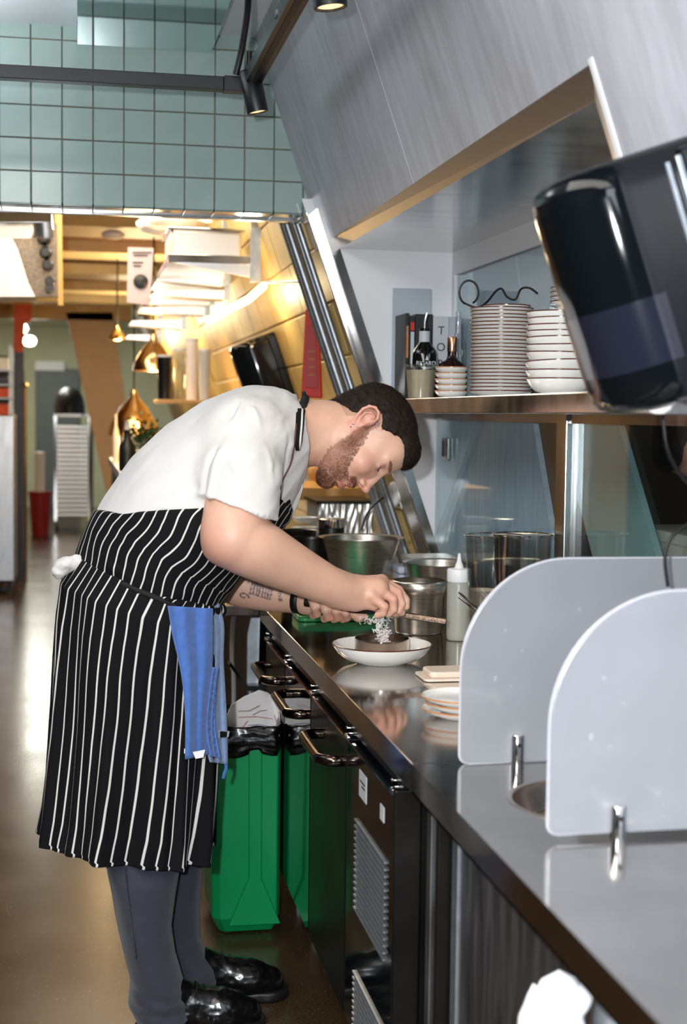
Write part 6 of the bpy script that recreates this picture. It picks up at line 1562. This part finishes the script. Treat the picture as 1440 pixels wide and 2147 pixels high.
obj('care_tag', G().prism([at(458, 1531, 3.345), at(481, 1533, 3.375), at(479, 1545, 3.375), at(458, 1547, 3.345)], (0, -.002, 0)), M['label'], tw)
obj('care_tag', G().prism([at(461, 1533, 3.341), at(476, 1534, 3.365), at(475, 1545, 3.365), at(461, 1546, 3.341)], (0, -.002, 0)), M['ink'], tw)
for (a, b, c, d) in (((404, 1577), (430, 1572), (426, 1588), (410, 1591)), ((386, 1570), (391, 1570), (391, 1580), (386, 1580))):
    obj('worn_patch', G().prism([at(*q, 3.268) for q in (a, b, c, d)], (0, .002, 0)), M['white'], tw)
obj('loop', G().tube(bez([at(472, 1596, 3.39), at(474, 1610, 3.39), at(470, 1622, 3.39), at(468, 1632, 3.39)], 4), .004, 8, flat=.5), M['blue'], tw, smooth=True)
# --- trousers
def trouser(name, rows_, Yc, d):
    V = []; n = 56
    K = rows_; mr = 90
    for i in range(mr):
        s = i/(mr-1)*(len(K)-1); j = min(int(s), len(K)-2); f = s-j; f = f*f*(3-2*f)*.5+f*.5
        (y0_, l0, r0, t0), (y1_, l1, r1, t1) = K[j], K[j+1]
        yy = y0_+(y1_-y0_)*f; l = l0+(l1-l0)*f; r = r0+(r1-r0)*f; tl = t0+(t1-t0)*f
        L_ = at(l, yy-tl, Yc); R_ = at(r, yy+tl, Yc); c = (L_+R_)/2; u = (R_-L_)/2; low = max(0, (i/mr-.62)/.38)
        for k in range(n):
            q = 2*math.pi*k/n; rad = 1+.035*math.sin(3*q+i*.05)*(1-low)+.06*low*math.sin(2*q+i*.42)+.03*low*math.sin(4*q-i*.33+1)+.018*math.sin(5*q+i*.13)
            p = c+u*math.cos(q)*rad; p.y = Yc-d*math.sin(q)*rad*(.68 if yy < 1780 else .68+.32*min(1, (yy-1780)/60)); V.append(tuple(p))
    V = np.array(V); F = np.array([(i*n+k, (i+1)*n+k, (i+1)*n+(k+1) % n, i*n+(k+1) % n) for i in range(mr-1) for k in range(n)])
    o = np_obj(name, V, F, M['trouser'], cook); q_ = o.modifiers.new('thick', 'SOLIDIFY'); q_.thickness = .003; q_.offset = -1; return o
tl_ = trouser('trouser_leg', [(1420, 180, 400, 0), (1700, 205, 385, 0), (1815, 222, 372, 0), (1870, 234, 364, 2), (1935, 246, 356, 3), (1990, 258, 364, 4), (2040, 270, 378, 4), (2065, 276, 386, 2), (2085, 272, 389, -4), (2105, 278, 394, -10), (2132, 288, 397, -14)], 3.38, .082)
trouser('trouser_leg', [(1420, 260, 440, 0), (1700, 290, 425, 0), (1815, 310, 420, 0), (1900, 322, 416, 0), (1960, 335, 417, 0), (1992, 342, 432, 6), (2015, 346, 456, 6), (2040, 350, 463, 2), (2062, 352, 460, -4), (2082, 350, 452, -8), (2098, 348, 440, -10)], 3.56, .078)
strip('side_seam', [(262, 1816, 3.302), (270, 1880, 3.30), (280, 1950, 3.299), (286, 2010, 3.298)], .0022, mat('seam_thread', (40, 40, 50), .9), cook, .001)
# --- shoes
def shoe(name, toe, Y, label=None):
    tx = at(*toe, Y).x; L_ = .31; hx = tx-L_
    sole = [cone((hx+.04, Y, .018), (hx+.12, Y, .018), .036, .034, .02, q=1.0), cone((hx+.12, Y, .018), (tx-.055, Y-.0, .018), .034, .048, .02)]
    up = [cone((hx+.05, Y, .05), (hx+.07, Y, .10), .036, .034, .02), cone((hx+.06, Y, .055), (tx-.10, Y, .050), .042, .044, .03), cone((tx-.11, Y, .045), (tx-.050, Y, .036), .046, .040, .03), cone((hx+.09, Y, .10), (hx+.19, Y, .070), .034, .024, .03)]
    def cut(P): return (-(P[..., 2]-.001)).astype(np.float32)
    pr = up+[Prim(cut, (tx, Y, 0), 9, .003, 'i')]
    V, F = sdf_mesh(pr, .004, bs=16); F = orient(V, F, pr); N_ = vnormals(V, F)
    o = np_obj(name, V+N_*(fbm(V, 60, 4, 2)*.0015)[:, None], F, M['shoe'], cook)
    def slab_(P): return (np.abs(P[..., 2]-.014)-.013).astype(np.float32)
    pr = [cone((hx+.035, Y, .014), (hx+.12, Y, .014), .044, .040, .02), cone((hx+.12, Y, .014), (tx-.054, Y, .014), .040, .054, .02), Prim(slab_, (tx, Y, 0), 9, .003, 'i')]
    V, F = sdf_mesh(pr, .004, bs=16); so = np_obj('sole', V, orient(V, F, pr), M['rubber'], o); 
    lc_ = G()
    for k in range(4):
        xx = hx+.135+.020*k; zt = .118-.0085*k; lc_.tube([(xx, Y-.034, zt-.022), (xx+.006, Y-.012, zt+.0), (xx+.004, Y+.012, zt+.0), (xx, Y+.034, zt-.022)], .0028, 6)
    obj('laces', lc_, M['rubber'], o, smooth=True); return o
shoe('shoe', (603, 2110), 3.55); shoe('shoe', (556, 2190), 3.37)
# ------------------------------------------------------------------ the grater in the cook's hands
gt_ = thing('grater', 'long narrow steel grater with a black grip held in both hands', 'grater', at(800, 1285, 3.44))
a, b = at(786, 1281, 3.46), at(934, 1303, 3.40)
obj('rasp', G().tube([a, b], .0075, 8, flat=.35), mat('rasp_steel', (.42, .30, .22), .3, 1, bump=.8, bscale=260), gt_, smooth=False)
dd = (b-a).normalized(); nb = dd.cross(Vector((0, 1, 0))).normalized()
for s in (-1, 1): obj('rasp_rail', G().tube([a+nb*.0068*s, b+nb*.0068*s], .0016, 6), M['chrome'], gt_)
obj('grip', G().tube([at(640, 1262, 3.56), at(700, 1270, 3.52), at(760, 1277, 3.475), at(788, 1281, 3.46)], [.012, .013, .012, .008], 14), M['rubber'], gt_, smooth=True)
